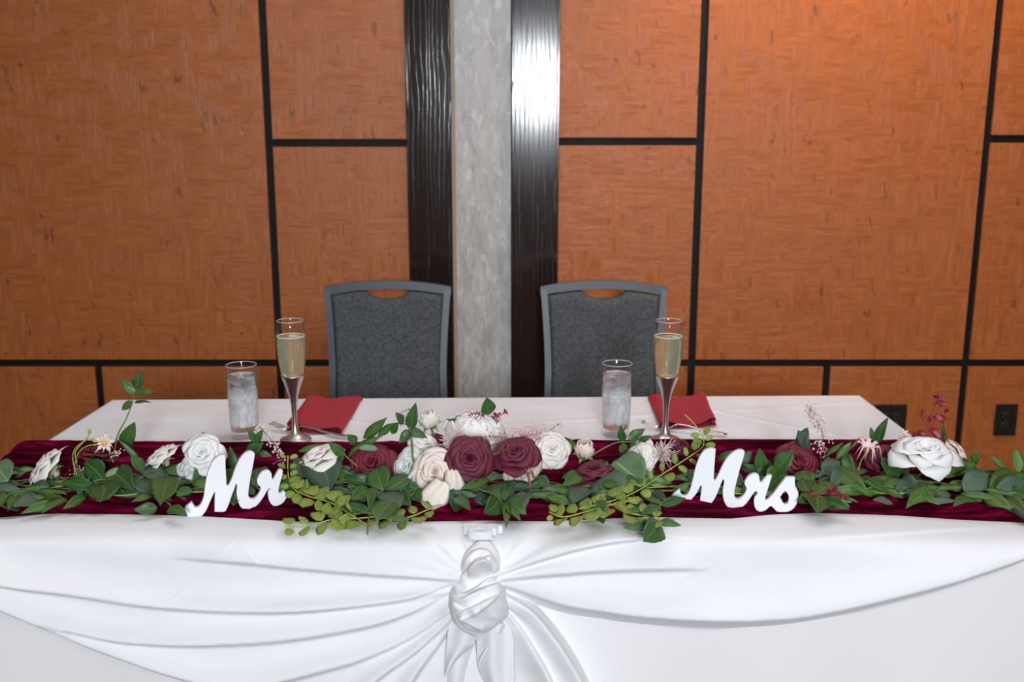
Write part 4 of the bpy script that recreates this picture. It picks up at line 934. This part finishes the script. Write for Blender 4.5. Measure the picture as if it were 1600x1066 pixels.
R_(806, 711, 37, 'plum', 'open', (-.12, -.62, .82), 'large plum rose tilted upward, right of garland centre', .10, 1.76, True, 'rose', W(776, 775, 1.70))
R_(818, 738, 32, 'blush', 'open', (.25, -.6, -.25), 'peach rose with drooping petals beneath the tilted plum rose', .05, 1.76)
R_(862, 705, 26, 'cream', 'half', (.10, -.7, .55), 'cream rose with green sepals right of the tilted plum rose', .04, 1.77)
R_(913, 703, 19, 'blush', 'bud', (-.05, -.45, .9), 'small blush rosebud between cream rose and right water glass', .02, 1.78, True, 'rosebud')
R_(928, 742, 31, 'plum', 'half', (-.2, -.15, .95), 'plum rose seen edge-on among leaves right of centre', .02, 1.76)
R_(1003, 716, 26, 'cream', 'half', (-.6, -.5, .5), 'cream rose behind the spiky pale flower, near right flute', .02, 1.76)
R_(1063, 699, 17, 'plum', 'half', (.3, -.3, .9), 'small plum rose at the foot of the right champagne flute', .0, 1.80)
R_(1247, 722, 34, 'burg', 'open', (.1, -.7, .6), 'burgundy rose behind the last letter of the Mrs sign', .02, 1.77)
R_(1381, 717, 29, 'plum', 'open', (-.3, -.5, .8), 'plum rose between pink-tipped blossom and big white rose', .01, 1.78)
R_(1444, 712, 42, 'white', 'half', (-.05, -.25, .96), 'big white rose at right end of garland', .05, 1.77)
R_(1492, 706, 22, 'blush', 'half', (.6, -.1, .6), 'peach rose tucked behind the big white rose, far right', .0, 1.78)
# hanging petals on the blush and peach roses
def loose_petal(px, py, sx, sy, key, rot, label, lift=.07):
    c = G(px, py, lift, 1.76); P = np.zeros((10, 10, 3))
    for j in range(10):
        for i in range(10):
            a = i / 9 * 2 - 1; b = j / 9; w = (.55 + .45 * math.sin(b * PI * .6)) * (1 - .5 * max(0, b - .7) / .3 * abs(a))
            x = a * w * sx; z = -(b - .4) * sy * (1 - .15 * a * a); y = -.12 * sx * (1 - a * a) - .12 * sy * math.sin(b * PI) + .004 * math.sin(a * 5 + b * 3)
            P[j, i] = (x * math.cos(rot) - z * math.sin(rot), y, x * math.sin(rot) + z * math.cos(rot))
    o = link('fallen_petal', solid(grid_mesh('fallen_petal', P, None, M[key]), .0006)); o.location = c
    return tag(o, label, 'petal', 'loose petals under the roses')
loose_petal(684, 768, .024, .052, 'cream', -.5, 'big cream petal hanging lowest under the large blush rose', .075)
loose_petal(708, 750, .020, .050, 'cream', .15, 'cream petal hanging between blush rose and plum rose', .07)
loose_petal(655, 742, .020, .045, 'mint', -.25, 'pale petal hanging at lower left of the blush rose', .06)
# peony
def peony():
    c = G(742, 676, .03, 1.83); r = empty('peony', c, 'large white peony with magenta tips at back of garland centre', 'peony'); sc = .060
    r.scale = (sc, sc, sc); r.rotation_euler = (math.radians(12), 0, .3)
    big = [ball_petal('petal', .98, -45, 12, .40, M['white'], k + 90, .62) for k in range(3)]; mid = [ball_petal('petal', .90, -35, 42, .42, M['white'], k + 95, .68) for k in range(3)]
    top = [ball_petal('petal', .78, -20, 72, .48, M['white'], k + 99, .78) for k in range(3)]
    crown = [ball_petal('petal', .66, 0, 86, .55, M['white'], k + 103, .80) for k in range(3)]
    for n, arr, off in ((11, big, 0), (9, mid, .3), (7, top, .1), (6, crown, .5)):
        for i in range(n): o = link('petal', arr[i % 3], r); o.rotation_euler = (0, 0, off + i * 2 * PI / n); o.location = (0, 0, 0)
    for i in range(22):
        th = i * 2.399; q = i / 22; rr = .10 + .30 * q
        p = [Vector((rr * .5 * math.cos(th), rr * .5 * math.sin(th), .35)), Vector((rr * math.cos(th), rr * math.sin(th), .60)), Vector((rr * 1.3 * math.cos(th + .2), rr * 1.3 * math.sin(th + .2), .66 - .15 * q)), Vector((rr * 1.5 * math.cos(th + .3), rr * 1.5 * math.sin(th + .3), .72 - .2 * q))]
        tube('stamen', spline(p, 3), .010, M['pinkf' if i > 5 else 'redstem'], r, 5)
    return r
peony()
def spiky(px, py, size_px, key, label, lift=.03, dmax=1.78, n=70, axis=(0, -.6, .8), curl=.3, name='spiky_flower', rad=.0006):
    c = G(px, py, lift, dmax); sc = size_px / FPX * 1.85; r = empty(name, c, label, 'flower'); bm = bmesh.new(); ax = Vector(axis).normalized()
    for i in range(n):
        d = Vector((random.gauss(0, 1), random.gauss(0, 1), random.gauss(0, 1))).normalized(); d = (d * .75 + ax * .6).normalized()
        s = Vector((random.uniform(-1, 1), random.uniform(-1, 1), random.uniform(-1, 1))) * curl; l = sc * random.uniform(.55, 1.05)
        add_tube(bm, spline([d * l * .1, d * l * .5 + s * l * .12, d * l * .85 + s * l * .5, d * l + s * l * 1.0], 3), rad, 4)
    o = link('florets', bm_mesh('florets', bm, M[key], True), r); o['kind'] = 'stuff'
    tube('stem', [Vector((0, 0, 0)), -ax * sc * .4, Vector((.004, .01, -min(.03, max(.005, c.z - TZ - .014))))], .0016, M['stem'], r); return r
spiky(712, 690, 27, 'palef', 'pale pink feathery flower between the peony and the plum rose', .06, 1.78, 150, (-.1, -.8, .5))
spiky(1033, 712, 25, 'palef', 'pale spiky flower in front of the right flute stem', .04, 1.77, 150, (0, -.6, .7), .4)
def astilbe(path, spread, n, key, label, lift=.02, dmax=1.8, blob=.0021, name='filler_sprig', stemm='dstem'):
    """plume of tiny florets along a stem: the florets are past counting"""
    base = G(*path[0], lift, dmax); r = empty(name, base, label, 'filler flower', 'fine filler sprays in the garland')
    P = spline([G(x, y, lift, dmax) for x, y in path], 6); tube('stem', [p - base for p in P], .0007, M[stemm], r, 5)
    bm = bmesh.new(); bs = bmesh.new()
    for i in range(n):
        t = random.random() ** .8; f = (.25 + .75 * t) * (len(P) - 1); k = min(int(f), len(P) - 2); p = P[k].lerp(P[k + 1], f - k)
        q = p + Vector((random.gauss(0, 1), random.gauss(0, .7), random.gauss(0, 1))) * spread * (1.15 - .7 * t)
        mt = Matrix.Translation(q - base) @ Matrix.Rotation(random.uniform(0, 3), 4, 'Y'); bmesh.ops.create_icosphere(bm, subdivisions=1, radius=blob * random.uniform(.6, 1.3), matrix=mt)
        if i % 5 == 0: add_tube(bs, [p - base, (p + q) / 2 - base + Vector((0, 0, .002)), q - base], .0003, 4)
    o = link('florets', bm_mesh('florets', bm, M[key], True), r); o['kind'] = 'stuff'
    o = link('twigs', bm_mesh('twigs', bs, M[key], True), r); o['kind'] = 'stuff'
    return r
astilbe([(435, 735), (440, 715), (425, 690), (403, 664)], .008, 95, 'palef', 'pale pink blossom spray rising right of the Mr sign')
astilbe([(760, 700), (785, 690), (820, 682), (845, 676)], .014, 330, 'pinkf', 'dense pink floret spray behind the tilted plum rose', .06, 1.80, .0013)
astilbe([(835, 690), (855, 675), (875, 662)], .010, 60, 'palef', 'wispy pale pink tips above the cream rose right of centre', .03, 1.80, .0011)
astilbe([(1285, 745), (1282, 710), (1286, 680), (1272, 650), (1266, 636)], .0095, 210, 'palef', 'tall pale pink blossom spray right of the Mrs sign', 0, 1.78)
astilbe([(505, 745), (515, 738), (523, 733), (528, 730)], .008, 120, 'lilac', 'small lilac floret cluster under the side-on cream rose', .03, 1.74, .0013)
astilbe([(1418, 705), (1415, 690), (1410, 678)], .008, 70, 'palef', 'pale tuft of florets left of the big white rose', .02, 1.79)
astilbe([(118, 735), (124, 738), (130, 735)], .007, 60, 'lilac', 'lilac floret cluster beside the leftmost cream rose', .02, 1.74, .0012)
astilbe([(170, 725), (178, 712), (186, 706)], .006, 30, 'palef', 'few pale florets right of the leftmost burgundy rose', .02, 1.76, .0013)
# small blossoms with separate petals
def blossom(px, py, rp, key, label, axis, n=6, lift=.02, dmax=1.78, centre='yellow', stem=None, closed=.5):
    c = G(px, py, lift, dmax); sc = rp / FPX * 1.85; r = empty('blossom', c, label, 'blossom'); ax = Vector(axis).normalized()
    r.rotation_mode = 'QUATERNION'; r.rotation_quaternion = ax.to_track_quat('Z', 'Y'); r.scale = (sc,) * 3
    me = petal_mesh('petal', .08, 1 - closed * .5, -.2, .15 + closed, .30, .08, M[key], 31, .6, 7, 8)
    for lay in range(2):
        for i in range(n): o = link('petal', me, r); o.rotation_euler = (0, 0, (i + lay * .5) * 2 * PI / n); s = 1 - .25 * lay; o.scale = (s, s, s * 1.1)
    bm = bmesh.new(); bmesh.ops.create_icosphere(bm, subdivisions=2, radius=.22, matrix=Matrix.Translation((0, 0, .1))); link('flower_centre', bm_mesh('flower_centre', bm, M[centre], True), r)
    inv = (Matrix.Translation(c) @ r.rotation_quaternion.to_matrix().to_4x4() @ Matrix.Scale(sc, 4)).inverted()
    P = [c - ax * .2 * sc] + [G(x, y, lift, dmax) for x, y in stem]; tube('stem', [inv @ p for p in spline(P, 5)], .0011 / sc, M['fstem'], r, 6); return r
blossom(163, 693, 14, 'blush', 'small peach blossom with yellow centre arching over leftmost burgundy rose', (.5, -.7, .5), 5, .02, 1.76, 'yellow', [(140, 696), (125, 705), (118, 722), (116, 742)], .2)
blossom(1353, 706, 21, 'pink', 'pink-tipped narrow-petalled blossom left of the rightmost plum rose', (.1, -.3, 1), 7, .03, 1.78, 'yellow', [(1345, 722), (1341, 735)], .6)
def buds():
    base = G(120, 742, .03, 1.76); r = empty('bud_sprig', base, 'thin yellow-green stems with two closed buds by leftmost cream rose', 'sprig')
    for path in ([(120, 742), (114, 720), (117, 702), (135, 686), (139, 678)], [(120, 720), (118, 706), (134, 688), (144, 688)]):
        P = spline([G(x, y, .03, 1.76) - base for x, y in path], 5); tube('stem', P, .0011, M['fstem'], r, 6); d = (P[-1] - P[-3]).normalized()
        tube('bud', [P[-1], P[-1] + d * .003, P[-1] + d * .007, P[-1] + d * .011], [.0012, .0034, .0030, .0003], M['fstem'], r, 8)
buds()
def orchid(path, fl, label, dmax=1.79, lift=0):
    base = G(*path[0][0], lift, dmax); r = empty('crimson_sprig', base, label, 'sprig', 'crimson flower sprigs')
    for pa in path: tube('stem', spline([G(x, y, lift, dmax) - base for x, y in pa], 5), .0008, M['redstem'], r, 6)
    for (x, y, s) in fl:
        c = G(x, y, lift, dmax)
        for k in range(4):
            th = k * 1.5 + random.uniform(0, 1); e = c + Vector((math.cos(th), -.4, math.sin(th))).normalized() * s / FPX * 1.9
            leaf(c, e, 'm', r, .65, .5, .6, 'floret')
        bm = bmesh.new(); bmesh.ops.create_icosphere(bm, subdivisions=1, radius=.0028, matrix=Matrix.Translation(c - base + Vector((0, -.002, 0)))); link('floret_centre', bm_mesh('floret_centre', bm, M['redstem'], True), r)
    return r
o = orchid([[(1455, 690), (1450, 668), (1453, 655), (1458, 640), (1461, 625), (1465, 618)], [(1453, 655), (1442, 646), (1440, 645)], [(1450, 668), (1444, 660), (1440, 650), (1439, 643)], [(1458, 672), (1475, 690), (1480, 700)]],
 [(1466, 624, 13), (1440, 645, 7), (1455, 655, 9), (1455, 672, 8)], 'tall crimson flower sprig rising behind the big white rose')
for a in ((1464, 628, 1479, 634), (1462, 645, 1474, 662), (1476, 650, 1466, 660), (1478, 645, 1477, 638), (1457, 670, 1478, 690), (1440, 683, 1426, 684), (1445, 682, 1428, 676), (1424, 681, 1450, 680)): leaf(G(a[0], a[1], 0, 1.79), G(a[2], a[3], .01, 1.79), 'm', o, .65, .8, .2, 'floret')
leaf(G(1477, 690, .01, 1.79), G(1473, 660, .01, 1.79), 'r', o, .2, .8, .2)
orchid([[(768, 668), (775, 655), (790, 644)]], [(777, 650, 9), (790, 643, 6), (770, 655, 6)], 'crimson floret sprig standing above the white peony', 1.84, .03)
o = orchid([[(1200, 778), (1215, 765), (1228, 752)]], [(1215, 765, 10), (1226, 754, 8)], 'crimson florets showing through the Mrs sign', 1.72, .022)
o = orchid([[(1260, 780), (1290, 772), (1320, 774)]], [(1278, 760, 12), (1300, 770, 12), (1316, 776, 10), (1266, 772, 9)], 'crimson florets on the runner right of the Mrs sign', 1.7, .04)
def curls():
    base = G(770, 708, .10, 1.76); r = empty('dried_curl_sprig', base, 'dried brown curling tendrils between the two facing plum roses', 'sprig')
    for i in range(11):
        x = 748 + i * 4.2; p = [(772, 712), (x + 4, 700), (x, 690), (x - 6 + random.uniform(-3, 3), 682), (x - 9, 684)]
        tube('tendril', spline([G(a, b, .12 + random.uniform(0, .01), 1.78) - base for a, b in p], 5), [.0008] * 11 + [.0014] * 7 + [.0004] * 3, M['brown'], r, 6, .5)
    for p in ([(808, 715), (822, 735), (828, 755), (829, 768)], [(815, 720), (830, 735), (834, 748)]): tube('tendril', spline([G(a, b, .12, 1.76) - base for a, b in p], 5), [.0008] * 6 + [.0022] * 6 + [.0005] * (len(p) * 5 - 4 - 12), M['brown'], r, 6, .4)
curls()
